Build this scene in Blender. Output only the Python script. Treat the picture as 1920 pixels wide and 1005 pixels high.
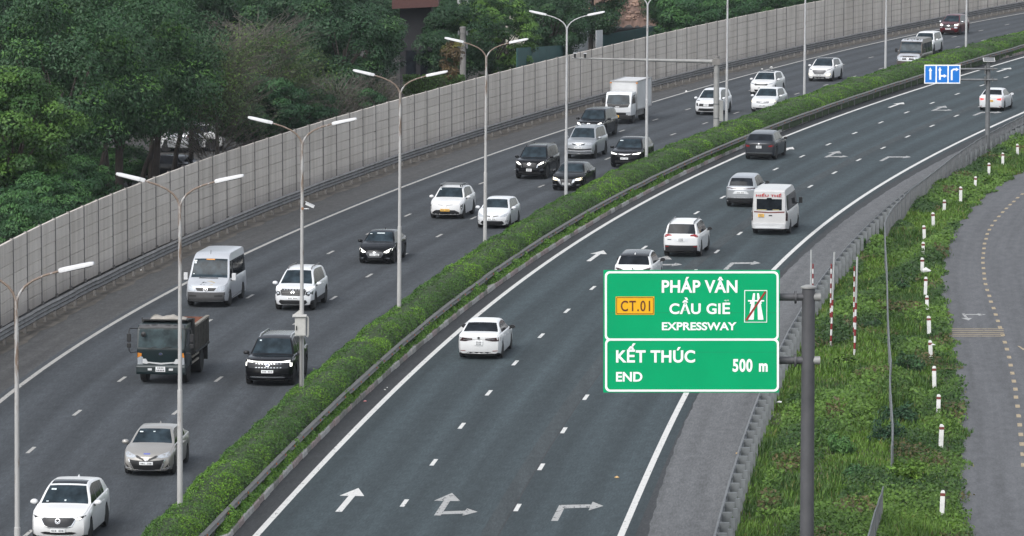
import bpy, bmesh, math, random
import numpy as np
from mathutils import Vector, Matrix
from mathutils.bvhtree import BVHTree
rad = math.radians
for o in list(bpy.data.objects): bpy.data.objects.remove(o)
scn = bpy.context.scene
C = scn.collection

# ------------------------------------------------------------------ camera, sky, sun, exposure
FPX, CAMH, YHOR = 8850.0, 25.0, -478.0          # focal length in photo pixels, camera height, horizon row
PITCH = math.atan((502.5 - YHOR) / FPX)
cam = bpy.data.cameras.new('camera'); camo = bpy.data.objects.new('camera', cam); C.objects.link(camo)
cam.sensor_width = 36; cam.lens = FPX / 1920 * 36; cam.clip_start = 1; cam.clip_end = 6000
camo.location = (0, 0, CAMH); camo.rotation_euler = (math.pi / 2 - PITCH, 0, 0)
scn.camera = camo
SUN_EL, SUN_AZ = rad(46), rad(212)              # azimuth clockwise from +Y (behind the camera, to the left)
w = bpy.data.worlds.new('World'); scn.world = w; w.use_nodes = True
nt = w.node_tree; bg = nt.nodes['Background']
sky = nt.nodes.new('ShaderNodeTexSky'); sky.sky_type = 'NISHITA'; sky.sun_disc = False
sky.sun_elevation = SUN_EL; sky.sun_rotation = SUN_AZ; sky.air_density = 1.0; sky.dust_density = 2.0; sky.ozone_density = 1.0
hs = nt.nodes.new('ShaderNodeHueSaturation'); hs.inputs['Saturation'].default_value = 0.34     # grey overcast
nt.links.new(sky.outputs[0], hs.inputs['Color']); nt.links.new(hs.outputs[0], bg.inputs['Color'])
bg.inputs['Strength'].default_value = 0.14
sl = bpy.data.lights.new('sun', 'SUN'); so = bpy.data.objects.new('sun', sl); C.objects.link(so)
sl.energy = 1.3; sl.angle = rad(40); sl.color = (1.0, .985, .96)
so.rotation_euler = (math.pi / 2 - SUN_EL, 0, -SUN_AZ + math.pi)
so.location = (0, 100, 80)
scn.view_settings.view_transform = 'Standard'; scn.view_settings.look = 'None'
scn.view_settings.exposure = 0.68; scn.view_settings.gamma = 1.0
HAZE = .00008
scn.render.resolution_x = 1024; scn.render.resolution_y = 536

# ------------------------------------------------------------------ helpers
RNG = np.random.default_rng(7); random.seed(7)
def ray(x, y):
    a = (x - 960) / FPX; b = -(y - 502.5) / FPX
    return np.array([a, math.cos(PITCH) + b * math.sin(PITCH), -math.sin(PITCH) + b * math.cos(PITCH)])
def at(x, y, z=0.0):                      # photo pixel -> point on the level z
    d = ray(x, y); return np.array([0, 0, CAMH]) + d * ((z - CAMH) / d[2])
def atY(x, y, Y):                         # photo pixel -> point at the distance Y
    d = ray(x, y); return np.array([0, 0, CAMH]) + d * (Y / d[1])

def tag(o, label=None, cat=None, group=None, kind=None):
    if label: o['label'] = label
    if cat: o['category'] = cat
    if group: o['group'] = group
    if kind: o['kind'] = kind
    return o
def empty(name, loc=(0, 0, 0), rz=0.0):
    o = bpy.data.objects.new(name, None); C.objects.link(o); o.location = loc; o.rotation_euler = (0, 0, rz)
    o.empty_display_size = .3
    return o
def link(name, me, parent=None, loc=None, rot=None, scale=None):
    o = bpy.data.objects.new(name, me); C.objects.link(o)
    if parent is not None: o.parent = parent
    if loc is not None: o.location = loc
    if rot is not None: o.rotation_euler = rot
    if scale is not None: o.scale = scale
    return o
def fast_mesh(name, v, f, mats=(), smooth=False, col=None):
    v = np.asarray(v, np.float32).reshape(-1, 3); f = np.asarray(f, np.int32)
    me = bpy.data.meshes.new(name); n = f.shape[1]; m = f.shape[0]
    me.vertices.add(len(v)); me.vertices.foreach_set('co', v.ravel())
    me.loops.add(m * n); me.loops.foreach_set('vertex_index', f.ravel())
    me.polygons.add(m); me.polygons.foreach_set('loop_start', np.arange(0, m * n, n, dtype=np.int32))
    if smooth: me.polygons.foreach_set('use_smooth', np.ones(m, bool))
    for q in mats: me.materials.append(q)
    if col is not None:
        a = me.attributes.new('Col', 'FLOAT_COLOR', 'POINT')
        c = np.ones((len(v), 4), np.float32); c[:, :3] = col; a.data.foreach_set('color', c.ravel())
    me.update(calc_edges=True); me.validate()
    return me
class MB:                                  # collects shapes into one mesh
    def __init__(s): s.v = []; s.f = []
    def add(s, vs, fs):
        b = len(s.v); s.v += [tuple(map(float, p)) for p in vs]; s.f += [tuple(i + b for i in q) for q in fs]; return s
    def box(s, x0, x1, y0, y1, z0, z1, M=None):
        p = [(x, y, z) for z in (z0, z1) for y in (y0, y1) for x in (x0, x1)]
        if M is not None: p = [tuple(M @ Vector(q)) for q in p]
        return s.add(p, [(0, 2, 3, 1), (4, 5, 7, 6), (0, 1, 5, 4), (2, 6, 7, 3), (0, 4, 6, 2), (1, 3, 7, 5)])
    def prism(s, poly, axis, a, b):        # polygon extruded along an axis
        n = len(poly)
        def mk(p, t):
            return (t, p[0], p[1]) if axis == 'x' else ((p[0], t, p[1]) if axis == 'y' else (p[0], p[1], t))
        vs = [mk(p, a) for p in poly] + [mk(p, b) for p in poly]
        fs = [tuple(range(n)), tuple(range(2 * n - 1, n - 1, -1))] + [((i + 1) % n, i, i + n, (i + 1) % n + n) for i in range(n)]
        return s.add(vs, fs)
    def tube(s, pts, r, n=8, cap=True):
        pts = [Vector(p) for p in pts]; rs = r if hasattr(r, '__len__') else [r] * len(pts)
        vs = []; up = Vector((0, 0, 1)); prev = None
        for i, p in enumerate(pts):
            t = (pts[min(i + 1, len(pts) - 1)] - pts[max(i - 1, 0)]).normalized()
            a = t.orthogonal() if prev is None else prev - t * prev.dot(t)
            if a.length < 1e-5: a = t.orthogonal()
            a.normalize(); b = t.cross(a); prev = a
            for k in range(n):
                q = 2 * math.pi * k / n; vs.append(p + (a * math.cos(q) + b * math.sin(q)) * rs[i])
        fs = []
        for i in range(len(pts) - 1):
            for k in range(n):
                fs.append((i * n + k, i * n + (k + 1) % n, (i + 1) * n + (k + 1) % n, (i + 1) * n + k))
        if cap: fs += [tuple(range(n - 1, -1, -1)), tuple(range((len(pts) - 1) * n, len(pts) * n))]
        return s.add(vs, fs)
    def lathe(s, prof, n=20, axis='y', c=(0, 0, 0)):   # prof: (radius, along)
        vs = []
        for r, h in prof:
            for k in range(n):
                q = 2 * math.pi * k / n; a, b = r * math.cos(q), r * math.sin(q)
                vs.append((c[0] + a, c[1] + h, c[2] + b) if axis == 'y' else (c[0] + a, c[1] + b, c[2] + h))
        fs = []
        for i in range(len(prof) - 1):
            for k in range(n): fs.append((i * n + k, i * n + (k + 1) % n, (i + 1) * n + (k + 1) % n, (i + 1) * n + k))
        fs += [tuple(range(n)), tuple(range((len(prof) - 1) * n, len(prof) * n))]
        return s.add(vs, fs)
    def mesh(s, name, mats=(), smooth=None, bevel=0):
        me = bpy.data.meshes.new(name); me.from_pydata(s.v, [], s.f)
        bm = bmesh.new(); bm.from_mesh(me); bmesh.ops.recalc_face_normals(bm, faces=bm.faces)
        if bevel: bmesh.ops.bevel(bm, geom=list(bm.edges), offset=bevel, segments=2, affect='EDGES', profile=.6)
        bm.to_mesh(me); bm.free()
        for m in (mats if isinstance(mats, (list, tuple)) else [mats]):
            if m is not None: me.materials.append(m)
        if smooth is not None:
            me.polygons.foreach_set('use_smooth', np.ones(len(me.polygons), bool)); me.set_sharp_from_angle(angle=rad(smooth))
        me.update(); return me
    def obj(s, name, mats, parent=None, smooth=None, bevel=0, **k):
        return link(name, s.mesh(name, mats, smooth, bevel), parent, **k)

# ------------------------------------------------------------------ materials (all procedural)
def nodes(name):
    m = bpy.data.materials.new(name); m.use_nodes = True; t = m.node_tree
    return m, t, t.nodes['Principled BSDF'], t.links
def N(t, kind, **k):
    n = t.nodes.new(kind)
    for a, b in k.items(): setattr(n, a, b)
    return n
def noise(t, L, scale, detail=4, coord='Object', rough=.55, vec=None, sc3=None):
    n = N(t, 'ShaderNodeTexNoise'); n.inputs['Scale'].default_value = scale; n.inputs['Detail'].default_value = detail
    n.inputs['Roughness'].default_value = rough
    if vec is None: vec = N(t, 'ShaderNodeTexCoord').outputs[coord]
    if sc3:
        mp = N(t, 'ShaderNodeMapping'); mp.inputs['Scale'].default_value = sc3; L.new(vec, mp.inputs['Vector']); vec = mp.outputs[0]
    L.new(vec, n.inputs['Vector']); return n.outputs['Fac']
def ramp(t, L, fac, stops):
    r = N(t, 'ShaderNodeValToRGB'); e = r.color_ramp.elements
    while len(e) < len(stops): e.new(.5)
    for i, (p, c) in enumerate(stops): e[i].position = p; e[i].color = (*c, 1) if len(c) == 3 else c
    L.new(fac, r.inputs[0]); return r.outputs[0]
def mix(t, L, fac, a, b, mode='MIX'):
    n = N(t, 'ShaderNodeMix'); n.data_type = 'RGBA'; n.blend_type = mode
    for s, v in ((0, fac), (6, a), (7, b)):
        if hasattr(v, 'is_linked') or hasattr(v, 'links'): L.new(v, n.inputs[s])
        elif s == 0: n.inputs[0].default_value = v
        else: n.inputs[s].default_value = (*v, 1)
    return n.outputs[2]
MATS = {}
def pm(name, col, rough=.6, metal=0.0, var=.12, scale=6.0, coat=0.0, spec=.5, emit=None, es=1.0, bump=0.0, bscale=60):
    if name in MATS: return MATS[name]
    m, t, p, L = nodes(name)
    f = noise(t, L, scale, 5)
    lo = tuple(max(0, c * (1 - var)) for c in col); hi = tuple(min(1, c * (1 + var)) for c in col)
    L.new(ramp(t, L, f, [(.3, lo), (.7, hi)]), p.inputs['Base Color'])
    p.inputs['Roughness'].default_value = rough; p.inputs['Metallic'].default_value = metal
    p.inputs['Coat Weight'].default_value = coat; p.inputs['Specular IOR Level'].default_value = spec
    p.inputs['Coat Roughness'].default_value = .06
    if emit: p.inputs['Emission Color'].default_value = (*emit, 1); p.inputs['Emission Strength'].default_value = es
    if bump:
        b = N(t, 'ShaderNodeBump'); b.inputs['Strength'].default_value = bump; b.inputs['Distance'].default_value = .01
        L.new(noise(t, L, bscale, 4), b.inputs['Height']); L.new(b.outputs[0], p.inputs['Normal'])
    MATS[name] = m; return m
def asphalt(name, base, tint, stain, tracks=0.0, lane0=0.0, lane=3.8, grain=.8):
    # u = metres across, v = metres along, kept in the UV map
    m, t, p, L = nodes(name)
    uv = N(t, 'ShaderNodeUVMap').outputs[0]
    fine = noise(t, L, 9.0, 6, vec=uv, rough=.75)
    big = noise(t, L, .35, 5, vec=uv, sc3=(1.0, .10, 1))
    streak = noise(t, L, 1.0, 5, vec=uv, sc3=(2.2, .035, 1))
    c = ramp(t, L, big, [(.25, tuple(b * .86 for b in base)), (.75, tint)])
    c = mix(t, L, .62, c, ramp(t, L, streak, [(.3, tuple(b * .74 for b in base)), (.72, tuple(b * 1.28 for b in base))]))
    c = mix(t, L, .55, c, ramp(t, L, fine, [(.30, (.55, .55, .55)), (.5, (.98, .98, .98)), (.74, (1.6, 1.6, 1.6))]), 'MULTIPLY')
    c = mix(t, L, .5, c, ramp(t, L, noise(t, L, 2.6, 3, vec=uv, sc3=(1, .35, 1)), [(.3, (.72, .72, .72)), (.7, (1.3, 1.3, 1.3))]), 'MULTIPLY')
    gr_ = noise(t, L, 1.0, 2, vec=uv, sc3=(17, 2.0, 1), rough=.5)
    c = mix(t, L, grain, c, ramp(t, L, gr_, [(.28, (.74, .74, .74)), (.5, (1, 1, 1)), (.72, (1.30, 1.30, 1.30))]), 'MULTIPLY')
    if tracks:
        sx = N(t, 'ShaderNodeSeparateXYZ'); L.new(uv, sx.inputs[0])
        w_ = N(t, 'ShaderNodeMath', operation='MULTIPLY_ADD'); w_.inputs[1].default_value = 2 * math.pi / (lane / 2); w_.inputs[2].default_value = -lane0
        L.new(sx.outputs[0], w_.inputs[0]); sn = N(t, 'ShaderNodeMath', operation='SINE'); L.new(w_.outputs[0], sn.inputs[0])
        ml = N(t, 'ShaderNodeMath', operation='MULTIPLY_ADD'); ml.inputs[1].default_value = .5; ml.inputs[2].default_value = .5; L.new(sn.outputs[0], ml.inputs[0])
        c = mix(t, L, ml.outputs[0], c, mix(t, L, 1.0, c, (1 - tracks,) * 3, 'MULTIPLY'))
    st = noise(t, L, .8, 6, vec=uv, sc3=(1, .22, 1), rough=.7)
    c = mix(t, L, ramp(t, L, st, [(.60, (0, 0, 0)), (.82, (.55, .55, .55))]), c, stain)
    L.new(c, p.inputs['Base Color']); p.inputs['Roughness'].default_value = .88; p.inputs['Specular IOR Level'].default_value = .3
    b = N(t, 'ShaderNodeBump'); b.inputs['Strength'].default_value = .35; b.inputs['Distance'].default_value = .01
    L.new(fine, b.inputs['Height']); L.new(b.outputs[0], p.inputs['Normal'])
    return m
def foliage(name, tints, trans=.25):
    m, t, p, L = nodes(name)
    a = N(t, 'ShaderNodeAttribute'); a.attribute_name = 'Col'
    f = noise(t, L, .55, 3)
    c = mix(t, L, .6, a.outputs['Color'], ramp(t, L, f, [(.35, tints[0]), (.65, tints[1])]), 'MULTIPLY')
    L.new(c, p.inputs['Base Color']); p.inputs['Roughness'].default_value = .55; p.inputs['Specular IOR Level'].default_value = .35
    tr = N(t, 'ShaderNodeBsdfTranslucent'); L.new(c, tr.inputs['Color'])
    mx = N(t, 'ShaderNodeMixShader'); mx.inputs[0].default_value = trans
    L.new(p.outputs[0], mx.inputs[1]); L.new(tr.outputs[0], mx.inputs[2])
    L.new(mx.outputs[0], t.nodes['Material Output'].inputs['Surface'])
    return m
def paint_mark(name, col, wear):
    m, t, p, L = nodes(name)
    f = noise(t, L, 3.0, 8, rough=.75); g = noise(t, L, 22, 4)
    c = ramp(t, L, f, [(.30 , col), (.62, tuple(x * .86 for x in col)), (.62 + .3 * (1 - wear), tuple(x * (1 - .75 * wear) for x in col))])
    c = mix(t, L, .35, c, ramp(t, L, g, [(.3, (.7, .7, .7)), (.7, (1.1, 1.1, 1.1))]), 'MULTIPLY')
    L.new(c, p.inputs['Base Color']); p.inputs['Roughness'].default_value = .75
    pos = N(t, 'ShaderNodeNewGeometry').outputs['Position']
    ch = noise(t, L, 4.5, 8, vec=pos, rough=.72, sc3=(1.6, .5, 1)); tr = N(t, 'ShaderNodeBsdfTransparent'); mx = N(t, 'ShaderNodeMixShader')
    L.new(ramp(t, L, ch, [(.64 - .13 * wear, (0, 0, 0)), (.70 - .10 * wear, (.85, .85, .85))]), mx.inputs[0]); L.new(p.outputs[0], mx.inputs[1]); L.new(tr.outputs[0], mx.inputs[2])
    L.new(mx.outputs[0], t.nodes['Material Output'].inputs['Surface'])
    return m
def rusty(name, clean, rustc, z0, z1, amount):
    # galvanised pole: rust patches, more of them between the heights z0..z1 (weathered paint)
    m, t, p, L = nodes(name)
    tc = N(t, 'ShaderNodeTexCoord').outputs['Object']
    f = noise(t, L, 2.4, 7, vec=tc, sc3=(3, 3, .55), rough=.7)
    sx = N(t, 'ShaderNodeSeparateXYZ'); L.new(tc, sx.inputs[0])
    mr = N(t, 'ShaderNodeMapRange'); mr.inputs[1].default_value = z0; mr.inputs[2].default_value = z1; mr.inputs[3].default_value = 0; mr.inputs[4].default_value = amount
    L.new(sx.outputs[2], mr.inputs[0])
    ad = N(t, 'ShaderNodeMath', operation='ADD'); L.new(f, ad.inputs[0]); L.new(mr.outputs[0], ad.inputs[1])
    k = ramp(t, L, ad.outputs[0], [(.58, (0, 0, 0)), (.70, (1, 1, 1))])
    c0 = ramp(t, L, noise(t, L, 5, 4, vec=tc, sc3=(1, 1, .2)), [(.3, tuple(x * .8 for x in clean)), (.7, clean)])
    L.new(mix(t, L, k, c0, rustc), p.inputs['Base Color']); p.inputs['Roughness'].default_value = .6; p.inputs['Metallic'].default_value = .15
    return m

ROAD_L = asphalt('asphalt_left', (.056, .0635, .0715), (.073, .081, .089), (.042, .047, .053), .28, 1.0)
ROAD_R = asphalt('asphalt_right', (.045, .0620, .069), (.059, .077, .084), (.037, .048, .053), .28, .3)
SHLD_L = asphalt('asphalt_left_shoulder', (.070, .070, .070), (.094, .093, .091), (.125, .116, .103))
SHLD_R = asphalt('asphalt_right_shoulder', (.118, .122, .126), (.145, .147, .149), (.085, .086, .087))
STRIP_R = asphalt('asphalt_dark_strip', (.040, .043, .046), (.052, .054, .056), (.07, .067, .063))
SIDE = asphalt('asphalt_side_road', (.104, .107, .113), (.130, .133, .138), (.092, .093, .097), grain=.35)
SOIL = pm('soil', (.030, .027, .022), .95, var=.45, scale=.35, bump=.4)
DIRT = pm('roadside_dirt', (.095, .085, .072), .95, var=.45, scale=1.1, bump=.4)
VERGE = pm('verge_soil', (.050, .062, .026), .95, var=.5, scale=.7)
WHITE_LINE = paint_mark('line_white', (.70, .695, .67), .45)
WHITE_OLD = paint_mark('line_white_worn', (.42, .42, .41), .75)
LINE_L = paint_mark('line_white_dirty', (.43, .42, .395), .45)
YELLOW_LINE = paint_mark('line_yellow', (.42, .335, .215), .5)
def concrete_panels():
    m, t, p, L = nodes('barrier_concrete')
    pos = N(t, 'ShaderNodeNewGeometry').outputs['Position']
    big = noise(t, L, .22, 4, vec=pos); st = noise(t, L, 1.0, 5, vec=pos, sc3=(1.6, 1.6, .12), rough=.65); fine = noise(t, L, 14, 4, vec=pos)
    oi = N(t, 'ShaderNodeObjectInfo').outputs['Random']
    c = ramp(t, L, big, [(.3, (.60, .55, .495)), (.7, (.70, .645, .585))])
    c = mix(t, L, .7, c, ramp(t, L, st, [(.36, (.74, .725, .70)), (.55, (1, 1, 1)), (.75, (1.08, 1.08, 1.08))]), 'MULTIPLY')
    c = mix(t, L, .35, c, ramp(t, L, fine, [(.3, (.8, .8, .8)), (.7, (1.15, 1.15, 1.15))]), 'MULTIPLY')
    c = mix(t, L, .8, c, ramp(t, L, oi, [(0, (.93, .925, .92)), (1, (1.06, 1.06, 1.06))]), 'MULTIPLY')
    L.new(c, p.inputs['Base Color']); p.inputs['Roughness'].default_value = .9
    return m
CONC = concrete_panels()
CONC_DK = pm('barrier_post_steel', (.19, .18, .17), .7, var=.2)
BACK = pm('barrier_joint', (.46, .44, .41), .9)
GALV = pm('galvanised_steel', (.16, .165, .17), .5, .35, var=.22, scale=2.5)
GALV_D = pm('galvanised_weathered', (.165, .162, .158), .62, .25, var=.3, scale=2.0)
GALV_L = pm('galvanised_post', (.165, .177, .182), .55, .2, var=.2, scale=3)
BLACK = pm('black_plastic', (.014, .014, .015), .5, var=.2)
TYRE = pm('tyre_rubber', (.018, .018, .018), .85, var=.2)
RIM = pm('alloy_rim', (.30, .30, .31), .35, .8, var=.1)
RIMD = pm('dusty_steel_rim', (.20, .175, .15), .7, .2, var=.25)
CHROME = pm('chrome', (.72, .73, .75), .2, .9, var=.04)
LAMP_OFF = pm('headlamp_lens', (.50, .53, .56), .15, .3, var=.2, scale=14, coat=.6)
LAMP_ON = pm('headlamp_lit', (.9, .9, .88), .2, emit=(1, .97, .88), es=1.6)
LAMP_WARM = pm('headlamp_lit_warm', (.9, .85, .7), .2, emit=(1, .86, .55), es=1.3)
RED_LENS = pm('tail_lamp', (.24, .012, .014), .2, coat=.6, var=.2, scale=10)
RED_DK = pm('tail_lamp_smoked', (.035, .012, .014), .2, coat=.6, var=.3, scale=10)
RED_ON = pm('brake_lamp_lit', (.7, .03, .03), .3, emit=(1, .06, .05), es=.9)
AMBER = pm('indicator_lens', (.6, .22, .03), .25, coat=.5)
PLATE_W = pm('plate_white', (.72, .73, .73), .5, var=.05)
PLATE_Y = pm('plate_yellow', (.75, .42, .05), .5, var=.05)
INK = pm('plate_ink', (.12, .12, .13), .6)
STICK = pm('sticker_white', (.66, .72, .74), .5)
def glass(name, col):
    m, t, p, L = nodes(name)
    f = noise(t, L, 2.2, 5)
    L.new(ramp(t, L, f, [(.34, tuple(c * .5 for c in col)), (.66, tuple(c * 1.5 for c in col))]), p.inputs['Base Color'])
    p.inputs['Roughness'].default_value = .09; p.inputs['Specular IOR Level'].default_value = .13
    return m
GLASS = glass('windscreen_glass', (.024, .036, .045))
GLASS_D = glass('tinted_glass', (.012, .015, .019))
SEAL = pm('window_seal', (.01, .01, .01), .6)
def paint(name, col, metal=0.0, rough=.32):
    m = pm('paint_' + name, col, rough, metal, var=.035, scale=1.5, coat=.12 if max(col) < .1 else .25, spec=.22 if max(col) < .1 else .35)
    if max(col) < .2: return m
    t = m.node_tree; L = t.links; p = t.nodes['Principled BSDF']; src = p.inputs['Base Color'].links[0].from_socket      # road dust on the lower flanks
    tc = N(t, 'ShaderNodeTexCoord').outputs['Object']; sx = N(t, 'ShaderNodeSeparateXYZ'); L.new(tc, sx.inputs[0])
    mr = N(t, 'ShaderNodeMapRange'); mr.inputs[1].default_value = .95; mr.inputs[2].default_value = .25; mr.inputs[3].default_value = 0; mr.inputs[4].default_value = .36; L.new(sx.outputs[2], mr.inputs[0])
    nz = noise(t, L, 3.5, 6, vec=tc, rough=.7); mu = N(t, 'ShaderNodeMath', operation='MULTIPLY'); L.new(mr.outputs[0], mu.inputs[0]); L.new(nz, mu.inputs[1])
    L.new(mix(t, L, mu.outputs[0], src, (.22, .195, .165)), p.inputs['Base Color'])
    return m

# ------------------------------------------------------------------ curves of the road, as X(Y) fits to what the photo shows
class Curve:
    def __init__(s, pix, z=0.0, deg=4, pts=None, y0=100.0, y1=560.0):
        P = np.array([at(x, y, z) for x, y in pix]) if pts is None else np.array(pts)
        s.lo, s.hi = P[:, 1].min(), P[:, 1].max()
        s.c = np.polyfit((P[:, 1] - 270) / 150, P[:, 0], deg); s.d = np.polyder(s.c); s.dd = np.polyder(s.d)
        s.P = P
        ys = np.arange(y0, y1, .5); xs = s.X(ys)
        s.S = np.concatenate([[0], np.cumsum(np.hypot(np.diff(xs), np.diff(ys)))]); s.ys = ys
    def X(s, Y):
        Y = np.asarray(Y, float); lo, hi = s.lo - 5, s.hi + 5
        Yc = np.clip(Y, lo, hi); t = (Yc - 270) / 150
        b = np.polyval(s.c, t); sl_ = np.polyval(s.d, t) / 150; e = Y - Yc
        cu = .00085                                        # the bend goes on beyond what was traced
        return b + sl_ * e + np.where(e > 0, cu, cu * .5) * e * e
    def slope(s, Y): return float((s.X(Y + .5) - s.X(Y - .5)))
    def p(s, Y, off=0.0, z=0.0):
        k = s.slope(Y); n = math.hypot(1, k); return np.array([float(s.X(Y)) + off / n, Y - off * k / n, z])
    def Yat(s, a): return float(np.interp(a, s.S, s.ys))
    def arc(s, Y): return float(np.interp(Y, s.ys, s.S))
    def head(s, Y): k = s.slope(Y); return math.atan2(1, k)     # direction of travel away from the camera

E_L = Curve([(0,748),(117,670),(353,532),(480,467),(570,423),(797,335),(960,275),(1083,235),(1220,193),(1440,132),(1717,63),(1920,25)])
E_RL = Curve([(487,995),(560,918),(630,843),(692,780),(752,718),(807,670),(960,540),(1080,452),(1193,387),(1297,335),(1397,288),(1460,260),(1750,158),(1830,133),(1920,107)])
D1 = Curve([(757,943),(816,863),(872,795),(921,733),(968,677),(1016,628),(1063,581),(1110,541),(1205,466),(1248,437),(1295,407),(1340,379),(1482,303),(1530,282),(1577,260),(1627,239),(1677,219),(1727,201),(1777,183),(1825,166),(1873,149),(1917,135)])
D2 = Curve([(970,950),(1019,870),(1061,803),(1101,741),(1337,477),(1378,444),(1503,360),(1548,333),(1590,311),(1633,288),(1678,267),(1725,246),(1772,225),(1819,207),(1912,172)])
E_RR = Curve([(1163,1003),(1190,947),(1223,870),(1257,798),(1287,737),(1447,507),(1490,467),(1573,400),(1673,335),(1759,286),(1847,242),(1920,211)])
DA = Curve([(61,835),(159,765),(245,704),(405,597),(478,550),(622,471),(691,437),(761,404),(886,350),(1193,236),(1253,217),(1372,181),(1489,147),(1603,115),(1659,100),(1773,72),(1832,60)])
DB = Curve([(52,998),(341,768),(420,707),(627,555),(692,514),(762,475),(822,442),(883,412),(1002,356),(1117,307),(1233,262),(1291,242),(1353,221),(1518,168),(1575,151),(1630,135),(1683,120)])
KERB = Curve([(431,1004),(492,943),(579,854),(668,759),(747,687),(763,668),(960,515),(1093,435),(1267,335),(1403,273),(1453,252),(1590,200),(1727,155),(1920,100)])
WALL_PIX = [(28,442),(60,429),(122,407),(153,389),(184,377),(213,364),(237,352),(267,343),(296,327),(324,318),(350,309),(377,300),(403,291),(426,284),(452,275),(476,266),(503,259),(528,252),(552,246),(578,235),(602,228),(626,221),(649,215),(671,209),(694,203),(718,196),(740,189),(762,182),(787,175),(811,168),(833,162),(857,156),(879,151),(901,144),(923,137),(947,132),(968,127),(992,122),(1012,116),(1035,111),(1123,91),(1145,86),(1166,80),(1188,75),(1208,69),(1229,65),(1250,61),(1270,56),(1290,52),(1311,48),(1331,43),(1352,38),(1372,34),(1393,31),(1414,26),(1435,22),(1454,17),(1475,13),(1494,10),(1514,6),(1535,2)]
WH = 3.55
WALL = Curve(WALL_PIX, z=WH)
RAIL_L = Curve([(0,616),(240,494),(266,480),(480,386),(623,333),(960,220),(1147,172),(1217,152),(1440,98),(1920,2)], z=.82)
RAIL_M = Curve([(380,993),(461,919),(574,806),(622,759),(665,717),(709,673),(760,633),(960,479),(1087,405),(1212,334),(1440,238),(1730,138),(1920,83)], z=.72)
HEDGE_L = Curve([(258,1005),(380,892),(447,831),(499,780),(572,715),(620,671),(675,622),(725,586),(757,568),(837,502),(960,422),(1023,385),(1093,347),(1133,333),(1253,277),(1340,243),(1440,203),(1510,177),(1660,133),(1737,105),(1920,60)], z=.95)
RAIL_R = Curve([(1340,1001),(1365,923),(1396,826),(1407,784),(1530,532),(1580,472),(1627,425),(1683,372),(1733,335)], z=.72, deg=3)
SHL_R = Curve([(1208,1003),(1260,877),(1313,737),(1477,502),(1540,445),(1607,398),(1707,338),(1760,299)], deg=3)
SIDE_E = Curve([(1808,1005),(1802,883),(1798,797),(1795,713),(1785,670),(1780,625),(1768,585),(1763,548),(1760,502),(1770,468),(1793,425),(1833,375),(1890,335)], deg=6)

# ------------------------------------------------------------------ ground, carriageways, markings
def sheet(name, left, right, mat, z, y0=110, y1=540, step=3.0, parent=None, label=None, kind='structure', wob=0.0, nx=1):
    ys = np.arange(y0, y1, step); n = len(ys); vs = []; uv = []
    a = 0
    for i, Y in enumerate(ys):
        l, r = float(left(Y)), float(right(Y))
        if wob: r += (math.sin(Y * .9) + math.sin(Y * 2.3 + 1) * .6) * wob; l += (math.sin(Y * 1.1 + 2) + math.sin(Y * 2.7)) * wob * .6
        for j in range(nx + 1):
            x = l + (r - l) * j / nx; vs.append((x, Y, z)); uv.append((x - l, Y))
    fs = [(i * (nx + 1) + j, i * (nx + 1) + j + 1, (i + 1) * (nx + 1) + j + 1, (i + 1) * (nx + 1) + j) for i in range(n - 1) for j in range(nx)]
    me = fast_mesh(name, vs, fs, [mat]); ul = me.uv_layers.new(name='UVMap')
    li = np.zeros(len(me.loops), np.int32); me.loops.foreach_get('vertex_index', li)
    ul.data.foreach_set('uv', np.array(uv, np.float32)[li].ravel())
    o = link(name, me, parent)
    if parent is None: o['kind'] = kind
    return o
g = MB().add([(-2500, -600, -.06), (2500, -600, -.06), (2500, 4000, -.06), (-2500, 4000, -.06)], [(0, 1, 2, 3)]).obj('ground', SOIL); g['kind'] = 'structure'
road_left = sheet('carriageway_towards_camera', lambda Y: E_L.p(Y, -.35)[0], lambda Y: HEDGE_L.p(Y, .5)[0], ROAD_L, 0.0)
shoulder_left = sheet('left_shoulder', lambda Y: RAIL_L.p(Y, -1.7)[0], lambda Y: E_L.p(Y, -.05)[0], SHLD_L, -.004)
dirt_left = sheet('gutter_dirt', lambda Y: RAIL_L.p(Y, -.9)[0], lambda Y: RAIL_L.p(Y, .55)[0], DIRT, .003, wob=.10, step=.8)
road_right = sheet('carriageway_away_from_camera', lambda Y: E_RL.p(Y, -.1)[0], lambda Y: E_RR.p(Y, .45)[0], ROAD_R, 0.0)
strip_in = sheet('inner_dark_strip', lambda Y: KERB.p(Y, -.3)[0], lambda Y: E_RL.p(Y, .05)[0], STRIP_R, -.004)
strip_out = sheet('outer_dark_strip', lambda Y: E_RR.p(Y, .2)[0], lambda Y: SHL_R.p(Y, .15)[0], STRIP_R, -.004)
shoulder_right = sheet('right_shoulder', lambda Y: SHL_R.p(Y, 0)[0], lambda Y: RAIL_R.p(Y, .5)[0], SHLD_R, .000, wob=.035, step=.7)
median = sheet('median_soil', lambda Y: HEDGE_L.p(Y, -.1)[0], lambda Y: KERB.p(Y, -.05)[0], SOIL, .06)
verge = sheet('verge', lambda Y: RAIL_R.p(Y, .1)[0], lambda Y: SIDE_E.p(Y, .25)[0], VERGE, -.02, nx=6)
side_road = sheet('side_road', lambda Y: float(SIDE_E.X(Y)), lambda Y: float(SIDE_E.X(Y)) + 60, SIDE, .004, wob=0, step=1.0, nx=1)

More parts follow.
